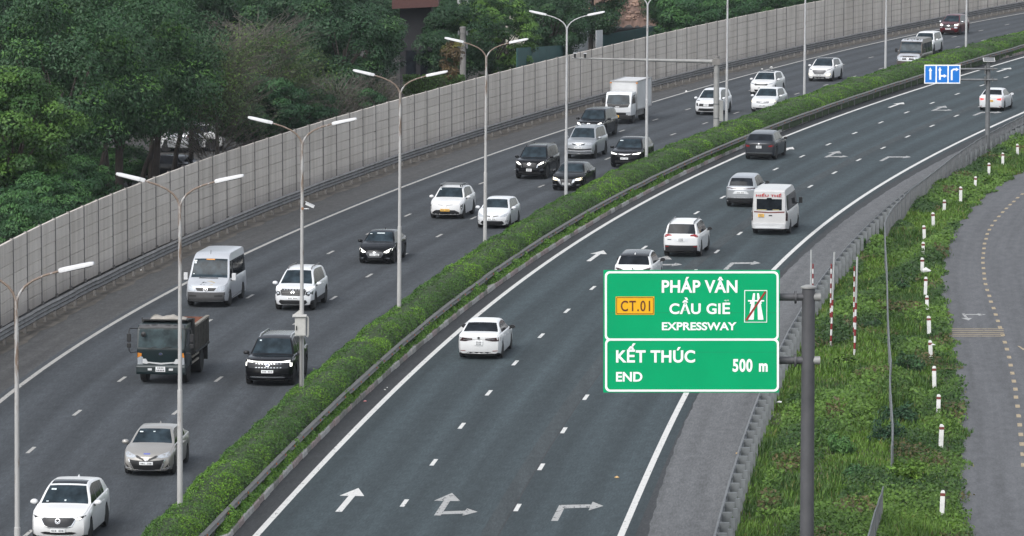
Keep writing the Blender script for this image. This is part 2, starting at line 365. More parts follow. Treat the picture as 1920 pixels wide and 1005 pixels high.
def strip_part(name, curve, y0, y1, width, mat, z, parent, off=0.0, step=1.5):
    ys = np.arange(y0, y1 + .01, step) if y1 - y0 > step else np.array([y0, y1])
    vs = []
    for Y in ys:
        vs += [curve.p(Y, off - width / 2, z), curve.p(Y, off + width / 2, z)]
    fs = [(2 * i, 2 * i + 1, 2 * i + 3, 2 * i + 2) for i in range(len(ys) - 1)]
    me = fast_mesh(name, vs, fs, [mat]); ul = me.uv_layers.new(name='UVMap')
    li = np.zeros(len(me.loops), np.int32); me.loops.foreach_get('vertex_index', li); ul.data.foreach_set('uv', np.array(vs, np.float32)[li][:, :2].ravel())
    return link(name, me, parent)
strip_part('edge_line', E_L, 112, 535, .20, LINE_L, .006, road_left)
strip_part('edge_line', E_RL, 112, 500, .22, WHITE_LINE, .006, road_right)
strip_part('edge_line', E_RR, 112, 480, .22, WHITE_LINE, .006, road_right)
def dashes(curve, parent, mat, Yc, y0, y1, per=9.0, ln=2.75, wd=.15):
    a0 = curve.arc(Yc); k0 = math.floor((curve.arc(y0) - a0) / per); k1 = math.ceil((curve.arc(y1) - a0) / per)
    for k in range(k0, k1 + 1):
        s = a0 + k * per; ya, yb = curve.Yat(s - ln / 2), curve.Yat(s + ln / 2)
        strip_part('lane_dash', curve, ya, yb, wd, mat, .006, parent)
def per_of(pix):           # mean spacing along the traced dashes
    return [at(x, y)[1] for x, y in pix]
strip_part('paving_seam', D2, 118, 400, .05, STRIP_R, .0035, road_right, off=-.12); strip_part('paving_seam', D2, 118, 400, .55, asphalt('asphalt_seam_band', (.046, .056, .060), (.058, .069, .073), (.038, .046, .050)), .0028, road_right, off=-.42)
dashes(D1, road_right, WHITE_LINE, at(968, 677)[1], 118, 440, per=8.98)
dashes(D2, road_right, WHITE_LINE, at(1101, 741)[1], 118, 410, per=8.87)
dashes(DA, road_left, LINE_L, at(622, 471)[1], 135, 470, per=9.5, wd=.14)
dashes(DB, road_left, LINE_L, at(692, 514)[1], 118, 460, per=9.28, wd=.14)

# lane arrows: real shapes lying on the road, u across (right +), v along
ARROW_S = [[(-.11, 0), (.11, 0), (.11, 3.3), (.42, 3.3), (0, 5.0), (-.42, 3.3), (-.11, 3.3)]]
ARROW_SR = [[(-.30, 0), (-.08, 0), (-.08, 3.0), (.26, 3.0), (-.19, 4.7), (-.62, 3.0), (-.30, 3.0)],
            [(-.08, .25), (.62, .45), (.62, 0.0), (1.05, .85), (.62, 1.55), (.62, 1.05), (-.08, .85)]]
ARROW_R = [[(-.55, 0), (-.33, 0), (-.33, 2.55), (.50, 2.8), (.50, 2.2), (.92, 3.15), (.50, 4.0), (.50, 3.45), (-.55, 3.2)]]
def arrow(polys, x, y, heading, parent, mat, sc=1.0, z=.0065, flip=1, wide=1.0):
    c = at(x, y); mb = MB(); f = (math.cos(heading), math.sin(heading)); r = (f[1], -f[0])
    v0 = sum(p[1] for p in polys[0]) / len(polys[0])
    for q in polys:
        vs = []
        for u, v in q:
            u *= sc * 1.0 * wide; v = (v - 2.4) * sc * flip
            vs.append((c[0] + r[0] * u + f[0] * v, c[1] + r[1] * u + f[1] * v, z))
        mb.add(vs, [tuple(range(len(q)))])
    me = bpy.data.meshes.new('lane_arrow'); me.from_pydata(mb.v, [], mb.f); me.materials.append(mat)
    bm = bmesh.new(); bm.from_mesh(me); bmesh.ops.triangulate(bm, faces=bm.faces)
    for fc in bm.faces:
        if fc.normal.z < 0: fc.normal_flip()
    bm.to_mesh(me); bm.free()
    return link('lane_arrow', me, parent)
for polys, x, y in [(ARROW_S, 653, 938), (ARROW_SR, 845, 945), (ARROW_R, 1076, 955), (ARROW_S, 1117, 480), (ARROW_SR, 1247, 489),
                    (ARROW_R, 1388, 496), (ARROW_S, 1472, 282), (ARROW_SR, 1567, 289), (ARROW_R, 1677, 296), (ARROW_S, 1680, 197),
                    (ARROW_SR, 1766, 203), (ARROW_R, 1850, 212), (ARROW_S, 1882, 131)]:
    cv = E_RL if polys is ARROW_S else (D1 if polys is ARROW_SR else D2)
    arrow(polys, x, y, cv.head(at(x, y)[1]), road_right, WHITE_OLD if polys is not ARROW_S else WHITE_LINE, wide=1.0)
# side road markings
YD = [(1917,364),(1908,371),(1901,378),(1894,384),(1887,391),(1880,398),(1873,406),(1866,414),(1860,423),(1855,431),(1851,439),(1849,448),(1846,457),(1845,466),(1844,475),(1843,484),(1843,493),(1844,503),(1845,513),(1846,523),(1848,533),(1851,544),(1855,555),(1858,566),(1863,578),(1867,590),(1871,602),(1875,614),(1880,628),(1884,642),(1888,655),(1892,670),(1895,685),(1898,700),(1901,715),(1904,730),(1905,745),(1908,762),(1910,780),(1912,797),(1914,815),(1916,833),(1918,852),(1919,872)]
ydp = [at(x, y) for x, y in YD]
for i, p in enumerate(ydp):
    a = ydp[max(0, i - 1)]; b = ydp[min(len(ydp) - 1, i + 1)]; t = (a - b)[:2]; t /= np.linalg.norm(t); n = np.array([t[1], -t[0]])
    q = [p[:2] + t * s * .42 + n * u * .085 for s, u in ((-1, -1), (-1, 1), (1, 1), (1, -1))]
    link('yellow_dash', fast_mesh('yellow_dash', [(a_[0], a_[1], .010) for a_ in q], [(0, 1, 2, 3)], [YELLOW_LINE]), side_road)
for k in range(5):
    y = 617 + k * 3.4; a = at(1779 + k, y); b = at(1882, y)
    link('rumble_strip', fast_mesh('rumble_strip', [(a[0], a[1] - .09, .010), (b[0], b[1] - .09, .010), (b[0], b[1] + .09, .010), (a[0], a[1] + .09, .010)], [(0, 1, 2, 3)], [YELLOW_LINE]), side_road)
arrow([[(-.10, 0), (.10, 0), (.10, 2.6), (.40, 2.6), (0, 4.0), (-.40, 2.6), (-.10, 2.6)],
       [(-.10, .3), (-1.0, .3), (-1.0, -.1), (-1.6, .55), (-1.0, 1.2), (-1.0, .8), (-.10, .8)]], 1812, 596, rad(-90), side_road, WHITE_OLD, .62, z=.0105)
MB().add([at(1907, 648, .010), at(1912, 649, .010), at(1924, 656, .010), at(1918, 656, .010)], [(0, 1, 2, 3)]).obj('yellow_dash', YELLOW_LINE, side_road)
# kerb of the median: worn red and white blocks
KRED = pm('kerb_red_worn', (.31, .25, .235), .85, var=.3, scale=6); KWHT = pm('kerb_white_worn', (.41, .40, .38), .85, var=.28, scale=6); KGRY = pm('kerb_bare', (.22, .21, .19), .9, var=.3, scale=3)
kerb = empty('kerb', KERB.p(200)); tag(kerb, kind='structure')
def block_mesh(name, curve, s0, s1, prof):
    vs = []; k = len(prof)
    for s in (s0, s1):
        Y = curve.Yat(s)
        for off, z in prof: vs.append(curve.p(Y, off, z))
    fs = [(j, (j + 1) % k, (j + 1) % k + k, j + k) for j in range(k)] + [tuple(range(k - 1, -1, -1)), tuple(range(k, 2 * k))]
    return vs, fs
s = KERB.arc(128); rest = MB(); cnt = 0; kinv = Matrix.Translation(-Vector(KERB.p(200)))
while s < KERB.arc(470):
    L_ = 1.15; h = .20 + random.uniform(-.02, .015); o_ = random.uniform(-.02, .015)
    prof = [(-.24 + o_, -.04), (.02 + o_, -.04), (.0 + o_, h - .04), (-.03 + o_, h), (-.24 + o_, h)]
    vs, fs = block_mesh('b', KERB, s + .012, s + L_ - .012, prof)
    if cnt < 290:
        mb = MB().add([tuple(kinv @ Vector(v)) for v in vs], fs)
        mb.obj('kerb_block', (KWHT if cnt % 4 < 2 else KRED) if random.random() > .25 else KGRY, kerb)
    else: rest.add([tuple(kinv @ Vector(v)) for v in vs], fs)
    s += L_; cnt += 1
if rest.v: tag(rest.obj('far_kerb_blocks', KWHT, kerb), kind='stuff')

# ------------------------------------------------------------------ noise barrier behind the left shoulder
wall = empty('noise_barrier', WALL.p(230)); tag(wall, 'long light grey panelled noise barrier behind the left guardrail', 'noise barrier')
winv = Vector(WALL.p(230))
BAY = 3.0; ROWS = 7; ph = WH / ROWS
a0 = WALL.arc(172); nb = int((WALL.arc(500) - a0) / BAY)
post_me = MB().box(-.042, .042, -.085, .075, 0, WH + .05).mesh('post', CONC_DK)
pan_prof = [(-.055, .0), (.048, .008), (.055, .03), (.050, ph - .022), (.038, ph - .009), (-.055, ph - .009)]
PANS = []
for v in range(4):
    mb = MB(); l = BAY - .095; sag = [0, .006, -.006, .01][v]
    vs = []; 
    for i, x in enumerate((-l / 2, 0, l / 2)):
        for d, z in pan_prof: vs.append((x, -d, z - (sag if i == 1 else 0)))
    k = len(pan_prof); fs = []
    for i in range(2): fs += [(i * k + j, i * k + (j + 1) % k, (i + 1) * k + (j + 1) % k, (i + 1) * k + j) for j in range(k)]
    fs += [tuple(range(k)), tuple(range(2 * k, 3 * k))]
    PANS.append(mb.add(vs, fs).mesh('panel', CONC))
back_me = MB().box(-BAY / 2, BAY / 2, .075, .12, 0, WH - .03).mesh('backing', BACK)
foot_me = MB().box(-.12, .12, -.14, .10, 0, .14).mesh('post_foot', CONC_DK)
far = MB(); npan = 0
for i in range(nb):
    Y = WALL.Yat(a0 + i * BAY); p = Vector(WALL.p(Y)); p2 = Vector(WALL.p(WALL.Yat(a0 + (i + 1) * BAY)))
    d = p2 - p; hz = math.atan2(d.y, d.x)          # panel face (-y local) looks at the road
    lean = rad(random.uniform(-.5, .5))
    link('post', post_me, wall, p - winv, (0, lean, hz)); link('post_foot', foot_me, wall, p - winv, (0, 0, hz))
    mid = (p + p2) / 2
    link('backing', back_me, wall, mid - winv, (0, 0, hz))
    for r in range(ROWS):
        rot = (rad(random.uniform(-.5, .5)), rad(random.uniform(-.18, .18)), hz)
        me = random.choice(PANS); q = mid - winv + Vector((0, 0, r * ph + .012))
        if npan < 300: link('panel', me, wall, q, rot); npan += 1
        else:
            M = Matrix.Translation(q) @ Matrix.Rotation(hz, 4, 'Z') @ Matrix.Rotation(rot[0], 4, 'X')
            far.add([M @ v.co for v in me.vertices], [tuple(f.vertices) for f in me.polygons])
tag(far.obj('far_panels', CONC, wall), kind='stuff')

# ------------------------------------------------------------------ guardrails
W_PROF = [(0, .0), (.05, .03), (.08, .08), (.02, .13), (.02, .18), (.08, .23), (.05, .28), (0, .31)]
def beam_profile(nw, h, d=.07):           # corrugated beam: nw waves
    o = []; n = nw * 6
    for i in range(n + 1):
        o.append((d / 2 - d / 2 * math.cos(2 * math.pi * nw * i / n), h * i / n))
    return o
def guardrail(name, label, curve, y0, y1, zb, prof, side, mats, seg=4.2, post=2.1, post_off=.12, post_h=.7, pw=.06, pd=.06, thick=.012, refl=None, block=None):
    root = empty(name, curve.p(y0)); o0 = Vector(curve.p(y0)); tag(root, label, 'guardrail')
    s = curve.arc(y0); e = curve.arc(y1); i = 0
    while s < e:
        mb = MB(); ss = np.linspace(s - .06, s + seg + .06, 5); k = len(prof); vs = []
        jz = random.uniform(-.012, .012); jo = (i % 2) * .006 * side
        for a in ss:
            Y = curve.Yat(a)
            for d, z in prof: vs.append(Vector(curve.p(Y, side * d + jo, zb + z + jz)) - o0)
            for d, z in reversed(prof): vs.append(Vector(curve.p(Y, side * (d - thick) + jo, zb + z + jz)) - o0)
        kk = 2 * k
        fs = [(q * kk + j, q * kk + (j + 1) % kk, (q + 1) * kk + (j + 1) % kk, (q + 1) * kk + j) for q in range(4) for j in range(kk)]
        fs += [tuple(range(kk)), tuple(range(4 * kk, 5 * kk))]
        mb.add(vs, fs).obj('rail', mats[0], root, smooth=50)
        s += seg; i += 1
    pme = MB().box(-pw, pw, -pd, pd, -.05, post_h).mesh('post', mats[1])
    bme = MB().box(-block[0], block[0], -block[1], block[1], block[2], block[3]).mesh('spacer_block', mats[1]) if block else None
    rme = refl
    s = curve.arc(y0) + .5
    while s < e:
        Y = curve.Yat(s); hd = curve.head(Y)
        link('post', pme, root, Vector(curve.p(Y, -side * post_off, 0)) - o0, (0, 0, hd))
        if bme: link('spacer_block', bme, root, Vector(curve.p(Y, -side * block[4], 0)) - o0, (0, 0, hd))
        if rme: link('reflector', rme, root, Vector(curve.p(Y, side * .085, zb + .155)) - o0, (0, 0, hd))
        s += post
    return root
RAILM = rusty('median_rail_weathered', (.175, .172, .16), (.13, .095, .07), 0, 400, .0)
refl_me = MB().box(-.03, .03, -.015, .015, -.03, .03).mesh('reflector', pm('orange_reflector', (.55, .16, .03), .4))
guardrail('left_guardrail', 'weathered three-wave steel guardrail along the foot of the noise barrier', RAIL_L, 168, 505, .30, beam_profile(3, .52, .075), 1, (GALV_D, CONC_DK), post=2.0, post_h=.72, post_off=.10)
guardrail('median_guardrail', 'dirty steel guardrail with orange reflectors beside the median hedge', RAIL_M, 132, 455, .42, beam_profile(2, .31, .08), 1, (RAILM, GALV_D), post=2.1, post_h=.68, post_off=.10, refl=refl_me)
guardrail('verge_guardrail', 'grey steel guardrail with tall spacer posts along the grass verge', RAIL_R, 132, 330, .42, beam_profile(2, .31, .08), -1, (GALV, GALV_L), post=2.0, post_h=.86, post_off=.44, pw=.055, pd=.075, block=(.05, .16, .30, .74, .18))

# ------------------------------------------------------------------ leaves
def leaf_quads(c, size, nrm, aspect=.55, droop=None, rng=RNG):
    n = len(c); nrm = nrm / (np.linalg.norm(nrm, axis=1, keepdims=True) + 1e-9)
    r = rng.normal(size=(n, 3)); a = r - nrm * np.sum(r * nrm, axis=1, keepdims=True); a /= np.linalg.norm(a, axis=1, keepdims=True) + 1e-9
    if droop is not None: a = a + np.array([0, 0, -droop]); a /= np.linalg.norm(a, axis=1, keepdims=True) + 1e-9
    b = np.cross(nrm, a); b /= np.linalg.norm(b, axis=1, keepdims=True) + 1e-9
    s = size[:, None] if hasattr(size, '__len__') else size
    v = np.stack([c - a * s * .5, c + b * s * aspect * .5 + a * s * .05, c + a * s * .5, c - b * s * aspect * .5 + a * s * .05], 1).reshape(-1, 3)
    f = np.arange(n * 4).reshape(-1, 4); return v, f
def tint(n, base, var=.25, light=None, plight=0.0, rng=RNG):
    c = np.array(base)[None, :] * (1 + rng.uniform(-var, var, (n, 1))) * (1 + rng.uniform(-.08, .08, (n, 3)))
    if light is not None:
        m = rng.random(n) < plight; c[m] = np.array(light) * (1 + rng.uniform(-.2, .2, (m.sum(), 1)))
    return np.clip(c, 0, 1)
LEAF = foliage('leaf_green', ((.80, .86, .84), (1.12, 1.10, 1.0)), .22)
HEDGE = foliage('hedge_green', ((.75, .82, .8), (1.25, 1.2, .95)), .2)
GRASS = foliage('grass_green', ((.72, .78, .7), (1.25, 1.18, .95)), .25)
TWIG = pm('dry_twigs', (.12, .108, .095), .9, var=.3)
BARK = pm('bark', (.050, .042, .036), .95, var=.35, scale=3, bump=.5)
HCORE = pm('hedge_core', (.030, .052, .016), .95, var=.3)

# ------------------------------------------------------------------ median hedge and ground cover
def vnoise(s, seed):                       # smooth 1-d bumps
    r = np.random.default_rng(seed); t = r.uniform(0, 6.28, 6); f = np.array([.35, .6, .9, 1.4, 2.3, 3.7]); a = np.array([1, .9, .8, .6, .4, .3])
    return sum(a[i] * np.sin(f[i] * s + t[i]) for i in range(6)) / 2.2
def hedge_section(s):                      # left line, right line at arc s of the rail curve
    Y = RAIL_M.Yat(s); return Y
hedge = empty('median_hedge', RAIL_M.p(200)); tag(hedge, 'long clipped green hedge running along the median between the carriageways', 'hedge')
h0 = np.array(RAIL_M.p(200))
sa, sb = RAIL_M.arc(126), RAIL_M.arc(465)
S = np.arange(sa, sb, 1.0); NR = 11
def hedge_pt(s, t, grow=0.0):              # t 0..1 from the left foot over the top to the right foot
    Y = np.interp(s, RAIL_M.S, RAIL_M.ys)
    k = (RAIL_M.X(Y + .5) - RAIL_M.X(Y - .5)); nrm = np.sqrt(1 + k * k)
    wd = np.maximum(1.2, (RAIL_M.X(Y) - HEDGE_L.X(Y)) / nrm - .02)          # width of the hedge
    cush = np.abs(np.sin(s * .83 + .6 * np.sin(s * .21))) ** .5           # row of clipped bushes grown together
    ht = 1.14 + .14 * cush + .08 * vnoise(s, 3) + .04 * vnoise(s * 2.2, 5)
    ang = np.pi * (1 - t); e = .62
    u = np.sign(np.cos(ang)) * np.abs(np.cos(ang)) ** e; w_ = np.abs(np.sin(ang)) ** e
    off = -wd / 2 + u * (wd / 2 + .03 + grow + .05 * cush + .04 * vnoise(s * 1.7 + t * 5, 9)) - .05
    z = .05 + w_ * (ht - .05 + grow)
    return np.stack([RAIL_M.X(Y) + off / nrm, Y - off * k / nrm, z], -1)
ts = np.linspace(0, 1, NR); SS, TT = np.meshgrid(S, ts, indexing='ij')
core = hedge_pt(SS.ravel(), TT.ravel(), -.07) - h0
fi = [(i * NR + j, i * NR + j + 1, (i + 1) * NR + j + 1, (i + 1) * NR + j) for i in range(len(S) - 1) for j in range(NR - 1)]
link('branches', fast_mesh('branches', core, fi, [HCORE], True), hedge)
nl = 230000
rs = sa + (sb - sa) * RNG.random(nl) ** 1.75; rt = RNG.uniform(.04, .90, nl)
c = hedge_pt(rs, rt, 0) ; eps = hedge_pt(rs, np.clip(rt, 0, 1), .2) - c
c += RNG.normal(size=(nl, 3)) * .025 - eps * RNG.uniform(0, .3, (nl, 1))
nn = eps / (np.linalg.norm(eps, axis=1, keepdims=True) + 1e-9) + RNG.normal(size=(nl, 3)) * .5
sz = (.058 + .00016 * (rs - sa)) * RNG.uniform(.7, 1.5, nl)
v, f = leaf_quads(c, sz, nn, .55)
pat = vnoise(rs * .5 + rt * 2, 21) + .5 * vnoise(rs * 1.3 - rt * 4, 22) + .6 * np.abs(np.sin(rs * .83 + .6 * np.sin(rs * .21))) - .35       # yellow-green in patches, stronger on the bush crests
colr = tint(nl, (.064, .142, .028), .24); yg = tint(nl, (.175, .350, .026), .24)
mk = np.clip((pat + .1) * 1.2, 0, 1)[:, None] * RNG.uniform(0, 1, (nl, 1)) * np.clip((rt - .12) * 3, .15, 1)[:, None]; colr = colr * (1 - mk) + yg * mk  # less yellow-green near the left foot
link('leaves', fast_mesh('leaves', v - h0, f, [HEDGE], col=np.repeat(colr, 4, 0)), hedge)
# low planting between the rail and the kerb
ng = 130000
rs = sa + (sb - sa) * RNG.random(ng) ** 1.75; Y = np.interp(rs, RAIL_M.S, RAIL_M.ys)
k = RAIL_M.X(Y + .5) - RAIL_M.X(Y - .5); nr = np.sqrt(1 + k * k); wid = (KERB.X(Y) - RAIL_M.X(Y)) / nr - .16
u = RNG.random(ng); off = -.12 + u * (wid + .24)
bump = np.clip(.34 + .16 * vnoise(rs * 1.5, 31) + .10 * vnoise(rs * 3.3 + u * 3, 32), .12, .62) * np.sin(np.pi * np.clip(u * .9 + .08, 0, 1)) ** .5
z = .08 + bump * RNG.uniform(.35, 1.1, ng)
c = np.stack([RAIL_M.X(Y) + off / nr, Y - off * k / nr, z], -1)
nn = RNG.normal(size=(ng, 3)) * .7 + np.array([.3, -.5, .8])
v, f = leaf_quads(c, (.065 + .00016 * (rs - sa)) * RNG.uniform(.7, 1.5, ng), nn, .6)
colr = tint(ng, (.095, .205, .036), .35, (.16, .31, .05), .35)
gc = link('ground_cover', fast_mesh('ground_cover', v - h0, f, [HEDGE], col=np.repeat(colr, 4, 0)), None, h0)
tag(gc, 'low bright green ground cover between median guardrail and kerb', 'plants', kind='stuff')

# ------------------------------------------------------------------ street lamps on the median
POLE_R = rusty('lamp_pole_rusty', (.47, .465, .455), (.20, .150, .115), 6.5, 11.5, .24)
POLE_C = rusty('lamp_pole_clean', (.50, .505, .51), (.18, .13, .10), 3.0, 40, .10)
LAMPW = pm('lamp_head_white', (.58, .585, .59), .45, var=.06, scale=5)
LAMPG = pm('lamp_lens_grey', (.22, .22, .22), .4)
ZJ = 10.8
pole_me = {}
for kx, mt in (('r', POLE_R), ('c', POLE_C)):
    pole_me[kx] = MB().tube([(0, 0, 0), (0, 0, 4.8), (0, 0, 4.81), (0, 0, ZJ)], [.098, .082, .068, .054], 12).mesh('pole', mt, 40)
ARM_PTS = [(0, -.15), (.03, .02), (.09, .16), (.22, .33), (.42, .48), (.72, .62), (1.14, .75)]
arm_me = {}
for kx, mt in (('r', POLE_R), ('c', POLE_C)):
    for sd in (-1, 1): arm_me[kx, sd] = MB().tube([(sd * a, 0, ZJ + b) for a, b in ARM_PTS], [.04, .037, .035, .033, .031, .03, .028], 8).mesh('arm', mt, 40)
def head_mesh(sd):
    mb = MB(); a = Vector((sd * 1.10, 0, ZJ + .74)); b = Vector((sd * 2.02, 0, ZJ + .955)); d = (b - a).normalized(); n = Vector((-d.z * 1, 0, d.x)) if sd > 0 else Vector((d.z, 0, -d.x))
    if n.z < 0: n = -n
    secs = [(0, .045, .05), (.03, .06, .07), (.16, .065, .075), (.17, .085, .075), (.80, .095, .065), (.92, .085, .05), (.945, .05, .035)]
    vs = []
    for s, wy, hz in secs:
        c = a + d * s
        for yy, zz in ((-1, -.6), (1, -.6), (1, .35), (.6, 1), (-.6, 1), (-1, .35)): vs.append(c + Vector((0, yy * wy, 0)) + n * (zz * hz))
    k = 6; fs = [(i * k + j, i * k + (j + 1) % k, (i + 1) * k + (j + 1) % k, (i + 1) * k + j) for i in range(len(secs) - 1) for j in range(k)]
    fs += [tuple(range(k)), tuple(range((len(secs) - 1) * k, len(secs) * k))]
    lens = MB(); c0, c1 = a + d * .2 - n * .047, a + d * .86 - n * .047
    lens.add([c0 + Vector((0, -.06, 0)), c0 + Vector((0, .06, 0)), c1 + Vector((0, .06, 0)), c1 + Vector((0, -.06, 0))] +
             [q - n * .02 for q in (c0 + Vector((0, -.05, 0)), c0 + Vector((0, .05, 0)), c1 + Vector((0, .05, 0)), c1 + Vector((0, -.05, 0)))],
             [(0, 1, 5, 4), (1, 2, 6, 5), (2, 3, 7, 6), (3, 0, 4, 7), (4, 5, 6, 7)])
    return mb.add(vs, fs).mesh('lamp_head', LAMPW, 40), lens.mesh('lens', LAMPG)
heads = {sd: head_mesh(sd) for sd in (-1, 1)}
base_me = MB().box(-.2, .2, -.2, .2, 0, .06).mesh('base_plate', GALV)
LAMPS = [(None, 'r', 'rusty double-arm street lamp at the left edge, only its right head in view'),
 ((337, 948), 'r', 'double-arm street lamp beside the silver sedan, nearest one with its whole pole'),
 ((565, 737), 'r', 'rusty double-arm street lamp carrying the grey box and the camera'),
 ((748, 580), 'r', 'double-arm street lamp just right of the black sedan with hexagonal grille'),
 ((909, 457), 'r', 'double-arm street lamp in front of the white hatchback'),
 ((1061, 368), 'c', 'double-arm street lamp in front of the silver off-roader'),
 ((1212, 295), 'c', 'double-arm street lamp beside the white box truck'),
 ((1362, 231), 'c', 'street lamp pole just right of the thick camera gantry post'),
 ((1508, 177), 'c', 'street lamp pole beside the white crossover with the black roof'),
 ((1660, 132), 'c', 'street lamp pole left of the silver and brown minibus'),
 ((1811, 89), 'c', 'street lamp pole right of the dark red people carrier')]
lamp_pos = []; LAMP_H = [10.75, 10.6, 10.35, 10.3, 10.05, 10.0, 9.95, 9.9, 9.9, 9.9, 9.9]
for px, kx, lab in LAMPS:
    if px is None: P = atY(30, 1010, 121.0); P = np.array([P[0], 121.0, 0])
    else: P = at(px[0], px[1], 1.05)
    lamp_pos.append(P)
    Y = P[1]; hd = RAIL_M.head(Y) - math.pi / 2
    r = empty('street_lamp', (P[0], P[1], .04), hd * .55); tag(r, lab, 'street lamp', 'double-arm street lamps along the median')
    r.scale = (1, 1, LAMP_H[len(lamp_pos) - 1] / 10.8)
    r.rotation_euler = (0, rad(.45 if kx == 'r' else .25), hd * .55)
    link('base_plate', base_me, r); link('pole', pole_me[kx], r)
    for sd in (-1, 1):
        link('arm', arm_me[kx, sd], r); h = link('lamp_head', heads[sd][0], r); link('lens', heads[sd][1], h)
# grey cabinet and camera on the third lamp
P = lamp_pos[2]; bz = 25 - (617 + 478) / FPX * P[1] * 1.0
CAB = pm('cabinet_grey', (.46, .455, .43), .6, var=.06)
cb = empty('control_cabinet', (P[0], P[1], float(atY(565, 632, P[1])[2]))); tag(cb, 'light grey steel control box strapped to a street lamp pole', 'control box')
MB().box(-.21, .19, -.34, -.10, .08, .78).obj('box', CAB, cb, bevel=.012)
MB().box(-.185, .165, -.357, -.342, .11, .75).obj('door', CAB, cb, bevel=.004)
MB().add([(-.30, -.42, .80), (.22, -.42, .80), (.22, -.08, .84), (-.30, -.08, .84), (-.30, -.42, .82), (.22, -.42, .82), (.22, -.08, .86), (-.30, -.08, .86)],
         [(0, 1, 2, 3), (4, 7, 6, 5), (0, 4, 5, 1), (1, 5, 6, 2), (2, 6, 7, 3), (3, 7, 4, 0)]).add([(-.30, -.1, .83), (-.02, -.06, .83), (-.02, -.06, 1.05)], [(0, 1, 2)]).obj('hood', CAB, cb)
MB().box(-.17, -.13, -.385, -.359, .30, .46).obj('lock', BLACK, cb)
MB().tube([(.23, -.2, .8), (.27, -.2, .72), (.27, -.2, .12), (.235, -.2, .03)], .04, 8).obj('conduit', CAB, cb, smooth=40)
for dx in (-.05, .03): MB().tube([(dx, -.12, .0), (dx - .01, -.11, -2.2), (dx - .02, -.11, -4.0)], .018, 6).obj('cable', GALV_D, cb)
cz = float(atY(585, 390, P[1])[2])
cc = empty('traffic_camera', (P[0], P[1], cz)); tag(cc, 'white surveillance camera on a short bracket of a street lamp', 'camera')
MB().tube([(.03, -.06, -.02), (.32, -.12, -.02)], .022, 8).obj('bracket', LAMPW, cc, smooth=40)
MB().lathe([(.05, -.16), (.05, -.05)], 10, 'y', (.08, 0, -.01)).obj('mount', pm('rust_mount', (.30, .16, .09), .8), cc, smooth=40)
M = Matrix.Translation((.36, -.16, .12)) @ Matrix.Rotation(rad(24), 4, 'Y')
MB().box(-.17, .17, -.05, .05, -.05, .05, M).obj('housing', LAMPW, cc, bevel=.012)
MB().box(-.21, .17, -.065, .065, .052, .064, M).obj('sunshield', LAMPW, cc)
MB().box(.165, .185, -.04, .04, -.045, .04, M).obj('lens', BLACK, cc)
# camera gantry further along the median
P = at(1343, 240, 1.05); gx = P[0]
GPOLE = pm('gantry_pole_grey', (.30, .30, .29), .6, .2, var=.22, scale=1.5)
gt = empty('camera_gantry', (gx, P[1], .04)); tag(gt, 'thick grey gantry post with a long arm carrying traffic cameras over the lanes', 'gantry')
zt = float(atY(1343, 110, P[1])[2])
MB().tube([(0, 0, 0), (0, 0, zt + .05)], [.20, .165], 14).obj('post', GPOLE, gt, smooth=40)
MB().lathe([(.19, zt + .03), (.19, zt + .11), (.03, zt + .13)], 14, 'z').obj('cap', CONC_DK, gt, smooth=40)
MB().box(-.28, .22, -.21, .21, zt - .42, zt - .02).obj('clamp', CONC_DK, gt)
xe = float(atY(1072, 106, P[1])[0]) - gx; za = zt - .22
MB().tube([(-.2, 0, za), (xe * .5, 0, za + .10), (xe, 0, za + .22)], [.13, .09, .045], 10).obj('arm', GPOLE, gt, smooth=40)
for k, zz in enumerate((1.6, 2.5)): MB().lathe([(.205, zz), (.205, zz + .06)], 14, 'z').obj('strap', GALV, gt)
MB().box(.18, .42, -.15, .15, 1.45, 2.75).obj('equipment_box', GPOLE, gt, bevel=.01)
for px, lab in ((1078, 'small camera at the very tip of the gantry arm'), (1097, 'small white-topped camera standing on the gantry arm, second from its tip')):
    x = float(atY(px, 106, P[1])[0]); zc = .04 + za + .22 * (x - gx) / xe + .03
    c_ = empty('gantry_camera', (x, P[1], zc)); tag(c_, lab, 'camera', 'cameras on the gantry arm')
    MB().box(-.06, .06, -.06, .06, 0, .12).obj('mount', BLACK, c_)
    MB().box(-.07, .07, -.22, .14, .12, .27).obj('housing', BLACK, c_, bevel=.01)
    MB().box(-.10, .10, -.26, .16, .275, .30).obj('sunshield', LAMPW, c_)

# ------------------------------------------------------------------ signs
def text_geo(txt, bold=.03, extrude=0.0, space=1.0):
    cu = bpy.data.curves.new('t', 'FONT'); cu.body = txt; cu.size = 1; cu.offset = bold; cu.space_character = space; cu.resolution_u = 6
    o = bpy.data.objects.new('t', cu); C.objects.link(o)
    bpy.context.view_layer.update()
    dg = bpy.context.evaluated_depsgraph_get(); me = o.evaluated_get(dg).to_mesh()
    vs = np.array([v.co[:] for v in me.vertices]); fs = [tuple(p.vertices) for p in me.polygons]
    o.evaluated_get(dg).to_mesh_clear(); bpy.data.objects.remove(o); bpy.data.curves.remove(cu)
    vs[:, :2] -= vs[:, :2].min(0); vs[:, :2] /= vs[:, :2].max(0) + 1e-9
    return vs, fs
def text_on(name, txt, rect, Y, mat, parent, org, bold=.022, space=1.0, dy=0.0):
    # rect in photo pixels (x0, x1, y0, y1) on the upright plane at distance Y
    vs, fs = text_geo(txt, bold, space=space); a = atY(rect[0], rect[3], Y); b = atY(rect[1], rect[2], Y)
    out = [(a[0] + (b[0] - a[0]) * v[0] - org[0], Y + dy - org[1], a[2] + (b[2] - a[2]) * v[1] - org[2]) for v in vs]
    me = bpy.data.meshes.new(name); me.from_pydata(out, [], fs); me.materials.append(mat)
    return link(name, me, parent)
SY = 140.0
